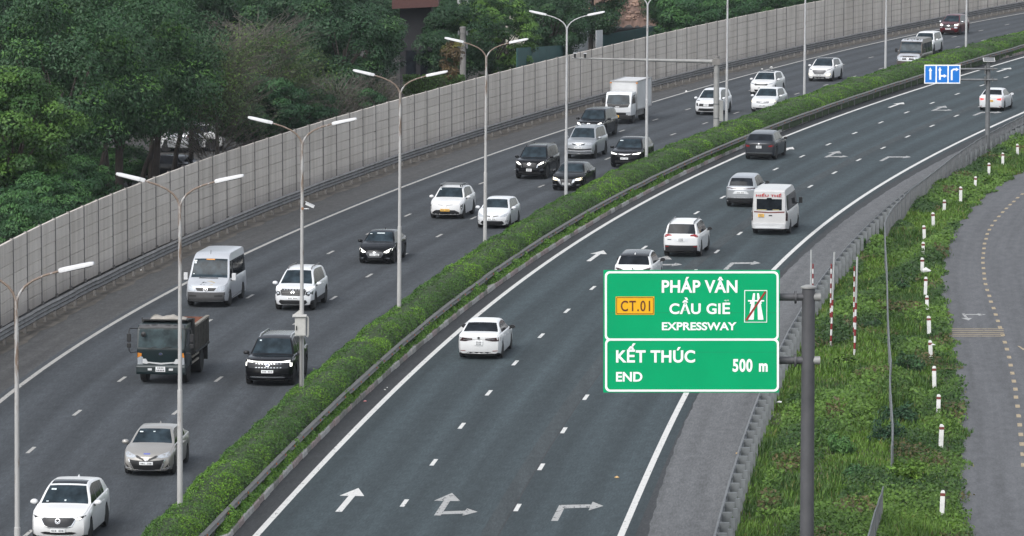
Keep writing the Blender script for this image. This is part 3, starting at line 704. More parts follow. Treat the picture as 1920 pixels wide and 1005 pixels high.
SGREEN = pm('sign_green', (.0, .345, .135), .75, var=.05, scale=.8, spec=.12); SWHITE = pm('sign_white', (.90, .91, .91), .75, var=.03)
SYEL = pm('sign_yellow', (.80, .42, .0), .55, var=.03); SBROWN = pm('sign_lettering_brown', (.10, .012, .008), .6); SRED = pm('sign_red', (.28, .02, .015), .55)
SPOST = pm('sign_post_grey', (.080, .080, .086), .55, .15, var=.25, scale=1.2)
pc = atY(1516, 800, SY); org = np.array([pc[0], SY + .45, -.02])
sg = empty('expressway_sign', org); tag(sg, 'large green expressway sign board on a thick grey cantilever post', 'road sign')
def rectbox(name, r, y0, y1, mat, parent=None, bevel=0, rot=0.0):
    a = atY(r[0], r[3], SY) - org; b = atY(r[1], r[2], SY) - org
    return MB().box(a[0], b[0], y0, y1, a[2], b[2]).obj(name, mat, parent or sg, bevel=bevel)
board = rectbox('board', (1131, 1462, 506.5, 736), -.45, -.41, SGREEN)
for y in (586, 660): rectbox('panel_seam', (1136, 1457, y, y + .5), -.452, -.4505, pm('seam_green', (.0, .19, .08), .6), board)
def frame_mesh(r, lw, rr):                  # rounded white border line
    def ring(x0, x1, y0, y1, q):
        o = []
        for cx, cy, a in ((x1 - q, y0 + q, -90), (x1 - q, y1 - q, 0), (x0 + q, y1 - q, 90), (x0 + q, y0 + q, 180)):
            for k in range(7): t = rad(a + 15 * k); o.append((cx + q * math.cos(t), cy + q * math.sin(t)))
        return o
    A = ring(*r, rr); B = ring(r[0] + lw, r[1] - lw, r[2] + lw, r[3] - lw, rr - lw * .6); n = len(A)
    vs = [atY(x, y, SY) - org + np.array([0, -.458 - 0 + .45 - .0, 0]) for x, y in A + B]
    vs = [(v[0], -.456, v[2]) for v in vs]
    return vs, [(i, (i + 1) % n, (i + 1) % n + n, i + n) for i in range(n)]
for r in ((1134, 1460, 508.5, 638.5), (1134.5, 1460.5, 634.8, 734.2)):
    vs, fs = frame_mesh(r, 3.9, 9); MB().add([(v[0], v[1] - (.003 if r[2] > 600 else 0), v[2]) for v in vs], fs).obj('border', SWHITE, sg)
for nm, tx, r, b, sp in (('lettering', 'PHÁP VÂN', (1240.7, 1382.8, 519, 549), .028, 1.05), ('lettering', 'CẦU GIẼ', (1255, 1369, 557.5, 589), .028, 1.05), ('lettering', 'EXPRESSWAY', (1241, 1381, 604, 619.3), .028, 1.0),
                      ('lettering', 'KẾT THÚC', (1155, 1303.4, 643.6, 680), .028, 1.05), ('lettering', 'END', (1155, 1204.5, 697.3, 715.4), .028, 1.0), ('lettering', '500', (1373.6, 1411, 672.8, 697.3), .035, 1.1), ('lettering', 'm', (1423, 1439.4, 681, 697), .04, 1.0)):
    text_on(nm, tx, r, SY, SWHITE, sg, org, b, sp, -.008)
yp = rectbox('route_plate', (1154.3, 1226.8, 556, 590), -.462, -.452, SYEL)
vs, fs = frame_mesh((1155.8, 1225.4, 557.3, 588.7), 1.1, 2.0); MB().add([(v[0], -.465, v[2]) for v in vs], fs).obj('plate_border', SBROWN, yp)
text_on('lettering', 'CT.01', (1164, 1219, 563.6, 583.6), SY, SBROWN, yp, org, .012, 1.15, -.016)
sp_ = rectbox('end_symbol', (1395.3, 1438.5, 544, 604.5), -.462, -.452, SWHITE)
rectbox('symbol_field', (1396.6, 1437.2, 545.3, 603.2), -.466, -.463, SGREEN, sp_)
def spoly(name, pts, y, mat, parent):
    v = [atY(a, b, SY) - org for a, b in pts]; MB().prism([(q[0], q[2]) for q in v], 'y', y - .003, y).obj(name, mat, parent)
zz = lambda pts: [(1100 + a / 3.589, 480 + b / 3.589) for a, b in pts]
spoly('symbol_lane', zz([(1120, 250), (1133, 250), (1124, 428), (1088, 428)]), -.4665, SWHITE, sp_)
spoly('symbol_lane', zz([(1147, 250), (1159, 250), (1190, 428), (1152, 428)]), -.4665, SWHITE, sp_)
spoly('symbol_bridge', zz([(1085, 296), (1194, 296), (1194, 306), (1175, 306), (1178, 322), (1166, 322), (1163, 306), (1112, 306), (1108, 322), (1097, 322), (1102, 306), (1085, 306)]), -.470, SWHITE, sp_)
spoly('symbol_slash', zz([(1067, 428), (1198, 236), (1208, 243), (1078, 437)]), -.474, SRED, sp_)
ztop = atY(1516, 540, SY)[2]
MB().tube([(0, 0, -.1), (0, 0, ztop - .02)], [.215, .195], 20).obj('post', SPOST, sg, smooth=40)
MB().lathe([(.235, ztop - .03), (.235, ztop + .01), (.10, ztop + .06), (.01, ztop + .065)], 20, 'z').obj('cap', GPOLE, sg, smooth=50)
for y in (559, 678):
    z = atY(1500, y, SY)[2]; xl = atY(1150, y, SY)[0] - org[0]
    ar = MB().tube([(xl, 0, z), (.0, 0, z)], .115, 14).obj('arm', SPOST, sg, smooth=40)
    MB().tube([(-.42, 0, z), (-.36, 0, z)], .20, 14).obj('flange', SPOST, sg, smooth=40)
    MB().tube([(-.1, 0, z), (.36, 0, z)], .125, 14).obj('collar', GPOLE, sg, smooth=40)
    for xx in (1180, 1300, 1420):
        x = atY(xx, y, SY)[0] - org[0]; MB().box(x - .05, x + .05, -.41, -.08, z - .35, z + .35).obj('bracket', SPOST, sg)

# blue lane sign further on
bp = at(1851, 291, 0); BY = bp[1]; org2 = np.array([bp[0], BY, -.02])
SBLUE = pm('sign_blue', (.002, .17, .60), .5, var=.04)
bs = empty('lane_arrow_sign', org2); tag(bs, 'blue lane direction sign with three white arrows on a grey post', 'road sign')
def bb(name, r, y0, y1, mat, parent=None):
    a = atY(r[0], r[3], BY) - org2; b = atY(r[1], r[2], BY) - org2
    return MB().box(a[0], b[0], y0, y1, a[2], b[2]).obj(name, mat, parent or bs)
z5 = lambda x, y: (1720 + x / 5.025, 90 + y / 5.025)
bw = bb('board', (1732.3, 1800.2, 120.8, 156.2), -.26, -.23, SWHITE)
for x0, x1 in ((70, 168), (180, 280), (292, 394)):
    a = z5(x0, 166); b = z5(x1, 322); bb('lane_field', (a[0], b[0], a[1], b[1]), -.266, -.261, SBLUE, bw)
def bpoly(pts):
    v = [atY(*z5(a, b), BY) - org2 for a, b in pts]; MB().prism([(q[0], q[2]) for q in v], 'y', -.274, -.267).obj('arrow', SWHITE, bw)
bpoly([(111, 295), (128, 295), (128, 212), (136, 212), (119, 180), (103, 212), (111, 212)])
bpoly([(200, 297), (217, 297), (217, 268), (246, 268), (246, 278), (275, 260), (246, 243), (246, 252), (217, 252), (217, 208), (226, 208), (209, 176), (192, 208), (200, 208)])
bpoly([(312, 300), (329, 300), (329, 215), (340, 206), (360, 206), (360, 217), (388, 199), (360, 182), (360, 191), (334, 191), (312, 208)])
zt = atY(1853, 118, BY)[2]
MB().tube([(0, 0, 0), (0, 0, zt)], [.16, .13], 14).obj('post', GALV, bs, smooth=40)
for y in (128.5, 148.5):
    z = atY(1850, y, BY)[2]; xl = atY(1738, y, BY)[0] - org2[0]
    MB().tube([(xl, -.16, z), (.55, -.16, z)], .065, 10).obj('arm', GALV, bs, smooth=40)
    MB().box(-.22, -.18, -.3, .05, z - .28, z + .18).obj('clamp', GALV_D, bs); MB().box(.24, .27, -.26, .0, z - .12, z + .12).obj('clamp', GALV_D, bs)
M = Matrix.Translation((.04, -.05, zt + .22)) @ Matrix.Rotation(rad(22), 4, 'X')
MB().box(-.36, .36, -.26, .26, -.02, .02, M).obj('solar_panel', pm('solar_frame', (.55, .55, .54), .5), bs)
for k in (-1, 1):
    q = MB().box(-.32, .32, -.11, .11, .021, .028, M @ Matrix.Translation((0, k * .125, 0))).obj('solar_cell', pm('solar_cells', (.16, .165, .17), .3), bs)
MB().tube([(0, 0, zt - .1), (0, 0, zt + .2)], .04, 8).obj('panel_stem', GALV, bs)

# ------------------------------------------------------------------ marker posts, guide poles, fence on the verge
MKW = pm('marker_white', (.72, .72, .70), .7, var=.10, scale=5); MKR = pm('marker_red', (.16, .035, .03), .7, var=.3, scale=9)
mk_me = MB().box(-.075, .075, -.06, .06, -.35, .56).mesh('shaft', MKW, bevel=.008)
mkb_me = MB().box(-.078, .078, -.063, .063, .565, .655).mesh('red_band', MKR)
mkt_me = MB().prism([(-.075, .66), (.075, .66), (.06, .72), (.03, .745), (-.03, .745), (-.06, .72)], 'y', -.06, .06).mesh('cap', MKW)
MK = [((1908, 296), 'farthest of the white marker posts, near the right edge above the side road'), ((1880, 313), 'white red-banded marker post, second farthest on the verge'), ((1854, 333), 'white red-banded marker post at the foot of the blue sign post, third farthest'),
 ((1828, 359), 'white red-banded marker post on the verge, fourth from the far end'), ((1801, 379), 'white red-banded marker post, fifth from the far end'), ((1770, 398), 'short sunken marker post, sixth from the far end'),
 ((1750, 429), 'white red-banded marker post, seventh from the far end'), ((1733, 454), 'chipped white marker post, eighth from the far end'), ((1730, 486), 'white marker post just before the one with the white bag'),
 ((1729, 517), 'white marker post with a white bag hanging beside it'), ((1735, 554), 'white marker post nearer than the one with the bag'), ((1738, 590), 'white marker post level with the rumble strips of the side road'),
 ((1742, 630), 'white marker post just before the rumble strips'), ((1745, 677), 'white marker post with a scrap of white plastic on its top'), ((1752, 727), 'chipped marker post, fourth from the bottom of the picture'),
 ((1759, 782), 'white marker post beside the dry brown patch, third from the bottom'), ((1764, 840), 'tall white marker post, second from the bottom'), ((1766, 968), 'nearest white marker post, beside the end of the wire fence'),]
for i, ((x, y), lab) in enumerate(MK):
    P = at(x, y, 0.02); r = empty('marker_post', (P[0], P[1], .13 - (.18 if i == 5 else 0)), rad(random.uniform(-12, 12)))
    r.rotation_euler = (rad(random.uniform(-2, 2)), rad(random.uniform(-3, 3)), r.rotation_euler[2])
    tag(r, lab, 'marker post', 'white marker posts on the verge'); link('shaft', mk_me, r); link('red_band', mkb_me, r); link('cap', mkt_me, r)
PGREY = pm('pole_grey', (.36, .37, .37), .6, .1, var=.12); PRED = pm('pole_red', (.20, .018, .02), .6, var=.25, scale=5); PWH = pm('pole_white', (.60, .60, .59), .6)
def guide_pole(x, y, ztot, zs, r0, lab, lean, n=8):
    P = at(x, y, 0); r = empty('striped_pole', (P[0], P[1], -.02)); r.rotation_euler = (0, lean, 0); tag(r, lab, 'striped pole', 'red and white poles on the verge')
    h = zs / n
    for k in range(n): MB().tube([(0, 0, k * h), (0, 0, (k + 1) * h - .001)], r0, 10).obj('red_band' if k % 2 else 'white_band', PRED if k % 2 else PWH, r, smooth=40)
    if ztot > zs: MB().tube([(0, 0, zs), (0, 0, ztot)], r0 * .92, 10).obj('grey_section', PGREY, r, smooth=40)
guide_pole(1557.5, 650, 4.0, 2.0, .045, 'grey pole with red and white lower half, middle of the three by the guardrail', rad(1.8))
guide_pole(1602, 666, 4.1, 2.2, .048, 'grey pole with red and white lower half, rightmost of the three', rad(1.2))
guide_pole(1519, 640, 3.9, 2.0, .045, 'grey pole mostly hidden behind the green sign post', rad(.3))
guide_pole(1556.5, 622, 2.95, 2.95, .032, 'thin striped pole just behind the middle grey pole', rad(.6), 14)
guide_pole(1600.5, 632, 3.05, 3.05, .032, 'thin striped pole just behind the rightmost grey pole', rad(.2), 14)
guide_pole(1523.5, 622, 2.95, 2.95, .032, 'thin striped pole peeking out above the green sign post', 0, 14)
FT = 1.25
FTOP = [(1612,1060),(1628,1005),(1640,960),(1656,913),(1668,868),(1672,835),(1675,808),(1672,760),(1668,700),(1671,676),(1668,645),(1665,590),(1664,545),(1663,500),(1660,455),(1659,415),(1671,393),(1703,359),(1760,315),(1792,290),(1831,263),(1875,239),(1920,216),(1960,197),(2010,175)]
fpts = [at(x, y, FT if i > 14 else FT - .12) for i, (x, y) in enumerate(FTOP)]
def wire_fence(fpts, label):
    fo = Vector((fpts[0][0], fpts[0][1], 0)); fence = empty('wire_fence', fo); tag(fence, label, 'fence')
    seg = [np.linalg.norm((fpts[i + 1] - fpts[i])[:2]) for i in range(len(fpts) - 1)]; cum = np.concatenate([[0], np.cumsum(seg)]); FP = np.array(fpts)
    fpos = lambda s:  np.array([np.interp(s, cum, FP[:, k]) for k in range(3)])
    s = 0; fpost = MB().tube([(0, 0, 0), (0, 0, 1)], .032, 8).mesh('fence_post', GALV_L, 40)
    wires = MB()
    while s < cum[-1]:
        e = min(s + 2.5, cum[-1]); a, b = Vector(fpos(s)) - fo, Vector(fpos(e)) - fo
        m = (a + b) / 2 - Vector((0, 0, random.uniform(0, .05)))
        MB().tube([a, m, b], .024, 8).obj('top_tube', GALV_L, fence, smooth=40)
        link('fence_post', fpost, fence, (a.x, a.y, -.05), (0, 0, 0), (1, 1, a.z + .05))
        wv = MB(); n = 26; d = b - a; t = d.normalized(); wth = .0045 + .0000 * s
        for k in range(1, n):
            q = a + d * k / n; wv.box(-wth, wth, -wth, wth, .06, q.z, Matrix.Translation((q.x, q.y, 0)))
        for k in range(5):
            z = .1 + k * .26; wv.add([(a.x, a.y, z), (b.x, b.y, z), (b.x, b.y, z + .012), (a.x, a.y, z + .012)], [(0, 1, 2, 3)])
        wv.obj('mesh_panel', GALV, fence)
        s += 2.5
wire_fence(fpts[:4], 'short piece of wire mesh fence at the bottom of the verge')
wire_fence(fpts[5:], 'long grey wire mesh fence with a bent top tube winding through the verge')

# ------------------------------------------------------------------ verge vegetation
def verge_points(n, ymin=128, ymax=345, power=1.5):
    Y = ymin + (ymax - ymin) * RNG.random(n) ** power
    a = RAIL_R.X(Y) + .25; b = SIDE_E.X(Y); u = RNG.random(n); X = a + (b - a) * u + np.where(u > .93, RNG.uniform(-.1, .55, n) * (.5 + .5 * np.sin(Y * 1.3) * np.sin(Y * .37 + 1)), 0)
    ok = b > a + .2
    return X[ok], Y[ok], u[ok]
def wave2(X, Y, seed):
    r = np.random.default_rng(seed); o = 0
    for i in range(6):
        f = r.uniform(.25, 1.6); th = r.uniform(0, 6.28); o = o + np.sin(f * (X * math.cos(th) * 1.6 + Y * math.sin(th) * .8) + r.uniform(0, 6.28)) / (1 + f)
    return o / 2.2
X, Y, u = verge_points(190000); n = len(X)
hm = np.clip(.24 + .20 * wave2(X, Y, 4), .07, .6) * (1 - .35 * np.clip((u - .80) / .2, 0, 1))
hb = hm * RNG.uniform(.5, 1.25, n); wb = RNG.uniform(.008, .02, n) * (1 + (Y - 130) / 160)
dr = RNG.uniform(0, 6.283, n); ln = RNG.uniform(.1, .75, n) * hb
p0 = np.stack([X, Y, np.full(n, -.02)], -1); side = np.stack([np.cos(dr + 1.57), np.sin(dr + 1.57), 0 * X], -1) * wb[:, None]
mid = p0 + np.stack([np.cos(dr) * ln * .35, np.sin(dr) * ln * .35, hb * .62], -1); tip = p0 + np.stack([np.cos(dr) * ln, np.sin(dr) * ln, hb], -1)
v = np.stack([p0 - side, p0 + side, mid + side * .8, mid - side * .8, tip], 1).reshape(-1, 3)
bi = np.arange(n)[:, None] * 5; f3 = np.concatenate([bi + np.array([0, 1, 2]), bi + np.array([0, 2, 3]), bi + np.array([3, 2, 4])])
pt = wave2(X, Y, 11)[:, None] + .25 * RNG.normal(size=(n, 1))
ca = np.array([.112, .212, .034]); cb_ = np.array([.050, .110, .022]); cd = np.array([.19, .185, .070])
cw = np.clip(pt * 1.3 + .5 + .5 * np.clip(1 - u[:, None] / .35, 0, 1), 0, 1); col = ca * cw + cb_ * (1 - cw); dry = (RNG.random((n, 1)) < .05); col = np.where(dry, cd, col) * RNG.uniform(.75, 1.25, (n, 1))
gr = link('verge_grass', fast_mesh('verge_grass', v, f3, [GRASS], col=np.repeat(col, 5, 0))); tag(gr, 'long green grass and weeds covering the roadside verge', 'grass', kind='stuff')
# broad-leaved weeds in clumps
X, Y, u = verge_points(150000); n = len(X); q = wave2(X, Y, 19); keep = ((q > -.12) & (u > .10)) | (u > .86); X, Y, u, q = X[keep], Y[keep], u[keep], q[keep]; n = len(X)
hh = np.clip(.20 + .42 * (q + .1), .06, .62) * (1 - .45 * np.clip((u - .78) / .22, 0, 1)); z = hh * RNG.uniform(.35, 1.15, n)
v, f = leaf_quads(np.stack([X, Y, z], -1), RNG.uniform(.06, .17, n) * (1 + (Y - 130) / 200), RNG.normal(size=(n, 3)) * .7 + np.array([0, -.45, .9]), .55)
cw = np.clip(wave2(X, Y, 27)[:, None] * 1.4 + .45 + .2 * RNG.normal(size=(n, 1)), 0, 1)
col = (np.array([.102, .192, .034]) * cw + np.array([.036, .082, .022]) * (1 - cw)) * RNG.uniform(.7, 1.3, (n, 1))
br_ = (wave2(X, Y, 61) > .42)[:, None] & (RNG.random((n, 1)) < .55); col = np.where(br_, np.array([.105, .092, .042]) * RNG.uniform(.7, 1.3, (n, 1)), col)
wd = link('verge_weeds', fast_mesh('verge_weeds', v, f, [GRASS], col=np.repeat(col, 4, 0))); tag(wd, 'low broad-leaved weeds spread over the roadside verge', 'weeds', kind='stuff')
# separate shrubs
def shrub_mesh(n, rx, rz, ls, base, light, pl, asp=.5, droop=.3, seed=1):
    r = np.random.default_rng(seed); k = 14; cs = r.normal(size=(k, 3)); cs /= np.linalg.norm(cs, axis=1, keepdims=True); cs *= r.uniform(.35, .95, (k, 1)); cs[:, 2] = np.abs(cs[:, 2])
    ci = r.integers(0, k, n); d = r.normal(size=(n, 3)); d /= np.linalg.norm(d, axis=1, keepdims=True)
    c = cs[ci] * np.array([rx, rx, rz]) + d * r.uniform(.5, 1, (n, 1)) * np.array([rx, rx, rz]) * .38; c[:, 2] = np.abs(c[:, 2]) + .05
    v, f = leaf_quads(c, r.uniform(.6, 1.4, n) * ls, d + np.array([0, 0, .6]) + r.normal(size=(n, 3)) * .4, asp, droop, r)
    return fast_mesh('leaves', v, f, [GRASS], col=np.repeat(tint(n, base, .3, light, pl, r), 4, 0))
stem_me = MB().tube([(0, 0, 0), (.05, 0, .3), (0, .05, .6)], [.02, .015, .008], 6).mesh('stem', TWIG)
SH = [((1690, 795), .75, 1.0, (.035, .085, .045), 'dark bluish-green feathery shrub covering the bent fence tube'), ((1665, 830), .7, .9, (.030, .075, .042), 'dark green shrub just left of the end of the bent fence tube'),
      ((1575, 850), .55, .75, (.075, .17, .05), 'bright green long-leaved shrub right of the green sign post'), ((1600, 905), .5, .6, (.05, .12, .045), 'small leafy shrub below the bright long-leaved one'),
      ((1585, 690), .55, .55, (.10, .18, .03), 'yellow-green bush at the foot of the striped poles'), ((1700, 905), .8, .7, (.09, .17, .025), 'wide yellow-green bush above the lower wire fence'),
      ((1640, 620), .5, .6, (.03, .07, .03), 'dark green bush left of the wire fence tube'), ((1690, 545), .45, .5, (.03, .075, .028), 'dark green bush right of the wire fence tube'), ((1618, 470), .5, .5, (.04, .09, .025), 'rounded bush beside the far end of the guardrail posts'),
      ((1700, 700), .7, .75, (.032, .08, .03), 'dense dark bush right of the break in the fence tube')]
for i, ((x, y), rx, rz, base, lab) in enumerate(SH):
    P = at(x, y); r = empty('shrub', (P[0], P[1], -.02)); tag(r, lab, 'shrub')
    link('leaves', shrub_mesh(1300, rx, rz, .15, base, tuple(min(1, b * 1.6) for b in base), .2, .32 if i in (0, 1, 2, 3) else .5, .4, 40 + i), r); link('stem', stem_me, r)

# ------------------------------------------------------------------ litter
LIT = pm('litter_white', (.72, .72, .70), .7, var=.1)
def scrap(x, y, s, lab, z=0.0, mat=LIT, seed=0):
    r = random.Random(seed); P = at(x, y, z); mb = MB(); n = 7
    pts = [(math.cos(k / n * 6.28) * s * r.uniform(.5, 1), math.sin(k / n * 6.28) * s * r.uniform(.5, 1), r.uniform(0, s * .35)) for k in range(n)]
    mb.add([(0, 0, s * r.uniform(.5, .8))] + pts + [(a * .9, b * .9, 0) for a, b, c_ in pts], [(0, k + 1, (k + 1) % n + 1) for k in range(n)] + [(k + 1, k + 1 + n, (k + 1) % n + 1 + n, (k + 1) % n + 1) for k in range(n)])
    o = mb.obj('litter', mat, None, loc=(P[0], P[1], z + .004)); tag(o, lab, 'litter')
for i, (x, y, s, lab, z) in enumerate([(1736, 509, .28, 'crumpled white bag lying beside a marker post', .35), (1541, 558, .2, 'white paper scrap in the grass right of the green sign post', .3), (1749, 647, .12, 'scrap of white plastic caught on a marker post', .72),
        (722, 731, .06, 'small white paper scrap left of the inner edge line', 0), (726, 727, .05, 'tiny white paper bit next to another beside the inner edge line', 0), (684, 753, .09, 'crumpled pink wrapper at the median kerb', 0),
        (265, 507, .08, 'white scrap on the left shoulder below the guardrail', 0), (1446, 127, .22, 'white rubbish bag lying on the far left shoulder', 0), (1429, 130, .14, 'smaller pale bag next to a rubbish bag on the far left shoulder', 0),
        (1287, 172, .14, 'pale rubbish on the dark shoulder patch left of the gantry post', 0), (1157, 896, .10, 'dead pale leaf lying in the right lane near the bend arrow', 0), (1461, 755, .14, 'white scrap in the grass below the green sign', .3), (1383, 851, .1, 'orange scrap at the foot of the verge guardrail', 0)]):
    scrap(x, y, s, lab, z, pm('litter_pink', (.6, .25, .25), .7) if 'pink' in lab else pm('litter_tan', (.5, .33, .15), .8) if ('leaf' in lab or 'orange' in lab) else LIT, i)

# ------------------------------------------------------------------ trees behind the barrier
def limbs(h, trunk_r, crown_r, zc, n, seed, lean=0.0):
    r = random.Random(seed); mb = MB(); ends = []
    t = [(0, 0, -.1), (lean * .3, r.uniform(-.1, .1), h * .2), (lean * .7, r.uniform(-.2, .2), h * .4), (lean, r.uniform(-.2, .2), h * .62)]
    mb.tube(t, [trunk_r, trunk_r * .8, trunk_r * .62, trunk_r * .35], 9)
    for k in range(n):
        a = 6.283 * k / n + r.uniform(-.3, .3); zs = h * r.uniform(.25, .5); f = zs / (h * .62); bx = lean * f
        e = Vector((bx + math.cos(a) * crown_r * r.uniform(.4, .8), math.sin(a) * crown_r * r.uniform(.4, .8), zc + r.uniform(-.1, .35) * h * .3))
        m = Vector((bx + (e.x - bx) * .4, e.y * .4, zs + (e.z - zs) * .55))
        mb.tube([(bx, 0, zs), m, e], [trunk_r * .45, trunk_r * .28, trunk_r * .08], 6); ends.append(e)
    return mb, ends
def crown(n, rx, rz, zc, nclu, ls, asp, droop, base, light, pl, seed, shell=.55, cr=.25, xlean=0.0, bright_clusters=.25):
    r = np.random.default_rng(seed)
    cs = r.normal(size=(nclu, 3)); cs /= np.linalg.norm(cs, axis=1, keepdims=True); cs *= r.uniform(shell, 1.0, (nclu, 1)) ** .7
    rad_ = r.uniform(.6, 1.25, nclu) * cr; ci = r.integers(0, nclu, n)
    d = r.normal(size=(n, 3)); d[:, 2] += .45; d /= np.linalg.norm(d, axis=1, keepdims=True)
    c = (cs[ci] + d * (r.uniform(.45, 1.0, (n, 1)) ** .5) * rad_[ci][:, None] * np.array([1.15, 1.15, .8])) * np.array([rx, rx, rz]) + np.array([xlean, 0, zc])
    out = cs[ci] * .4 + d
    v, f = leaf_quads(c, r.uniform(.6, 1.4, n) * ls, out + np.array([0, 0, .7]) + r.normal(size=(n, 3)) * .38, asp, droop, r)
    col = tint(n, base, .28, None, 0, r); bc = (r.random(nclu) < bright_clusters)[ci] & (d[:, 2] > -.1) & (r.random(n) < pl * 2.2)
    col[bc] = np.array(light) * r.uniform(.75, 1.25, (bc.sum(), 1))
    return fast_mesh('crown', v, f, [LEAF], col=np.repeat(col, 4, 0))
TREES = {}
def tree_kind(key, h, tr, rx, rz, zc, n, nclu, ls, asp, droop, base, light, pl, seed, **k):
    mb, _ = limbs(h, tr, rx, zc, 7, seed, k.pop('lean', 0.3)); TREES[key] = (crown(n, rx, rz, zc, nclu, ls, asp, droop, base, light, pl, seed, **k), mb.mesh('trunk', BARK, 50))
tree_kind('broad', 12.5, .28, 4.2, 4.2, 8.6, 34000, 95, .20, .42, .55, (.040, .094, .040), (.075, .170, .040), .3, 1)
tree_kind('broad2', 13.5, .30, 4.6, 4.4, 9.4, 36000, 105, .20, .42, .6, (.036, .086, .042), (.064, .145, .042), .28, 2, lean=-.5)
tree_kind('lime', 9.0, .2, 2.9, 2.8, 6.4, 26000, 80, .18, .5, .4, (.046, .108, .028), (.085, .175, .034), .5, 3, bright_clusters=.5)
tree_kind('feather', 6.2, .14, 2.7, 2.0, 4.2, 26000, 70, .24, .26, .55, (.034, .092, .040), (.055, .135, .050), .35, 4, shell=.35)
tree_kind('dark', 9.5, .22, 3.2, 3.4, 6.0, 30000, 85, .175, .5, .3, (.030, .074, .034), (.052, .118, .038), .3, 5)
tree_kind('rosette', 8.5, .2, 3.1, 3.3, 5.2, 22000, 80, .20, .38, .1, (.028, .070, .024), (.10, .20, .04), .6, 6, cr=.16, shell=.6, bright_clusters=.7)
# thin, half bare tree: many twigs, few leaves
def twig_tree(seed, h, rx, n=420):
    r = random.Random(seed); mb = MB()
    mb.tube([(0, 0, 0), (.2, 0, h * .3), (.1, .1, h * .6)], [.16, .12, .06], 8)
    for k in range(n):
        a = r.uniform(0, 6.28); q = r.uniform(.25, 1) ** .6; e = Vector((math.cos(a) * rx * q, math.sin(a) * rx * q, h * r.uniform(.32, 1.0)))
        b = Vector((e.x * r.uniform(.1, .6), e.y * r.uniform(.1, .6), e.z - r.uniform(.6, 1.6)))
        m = (b + e) / 2 + Vector((r.uniform(-.2, .2), r.uniform(-.2, .2), r.uniform(-.1, .25)))
        mb.tube([b, m, e], [.022, .015, .006], 4, False)
        for j in range(3):
            f2 = e + Vector((r.uniform(-.6, .6), r.uniform(-.6, .6), r.uniform(-.2, .55))); mb.tube([m + (e - m) * r.random(), f2], [.010, .004], 3, False)
    return mb.mesh('trunk', TWIG)
TREES['bare'] = (crown(15000, 3.6, 3.6, 6.2, 46, .15, .35, .3, (.070, .105, .045), (.11, .19, .04), .5, 8, cr=.4, shell=.2), twig_tree(3, 9.6, 3.7))
TREES['barebush'] = (crown(5000, 2.2, 2.2, 3.0, 30, .14, .35, .2, (.050, .065, .036), (.07, .11, .04), .4, 9, cr=.4, shell=.2), twig_tree(5, 5.4, 2.3, 320))
CROWN_R = dict(broad=3.0, broad2=3.0, lime=2.6, feather=2.7, dark=3.2, rosette=3.1, bare=3.4, barebush=2.2)
def wall_Y(x):
    ys = np.arange(170, 520, 1.0); return float(np.interp(x, 960 + WALL.X(ys) / ys * FPX, ys))
def tree(key, x, Y, label, sc=1.0, rz=None, zoff=0.0, name='tree', group='trees behind the noise barrier'):
    Y = max(Y, wall_Y(x) + CROWN_R[key] * sc * (5.2 if key in ('feather', 'rosette') else 3.0 if key in ('broad', 'broad2', 'lime') else 4.2))       # stand clear of the barrier
    X = (x - 960) / FPX * Y
    r = empty(name, (X, Y, -.05 + zoff), random.uniform(0, 6.28) if rz is None else rz); r.scale = (sc, sc, sc)
    tag(r, label, 'tree', group)
    link('crown', TREES[key][0], r); link('trunk', TREES[key][1], r)
    return r
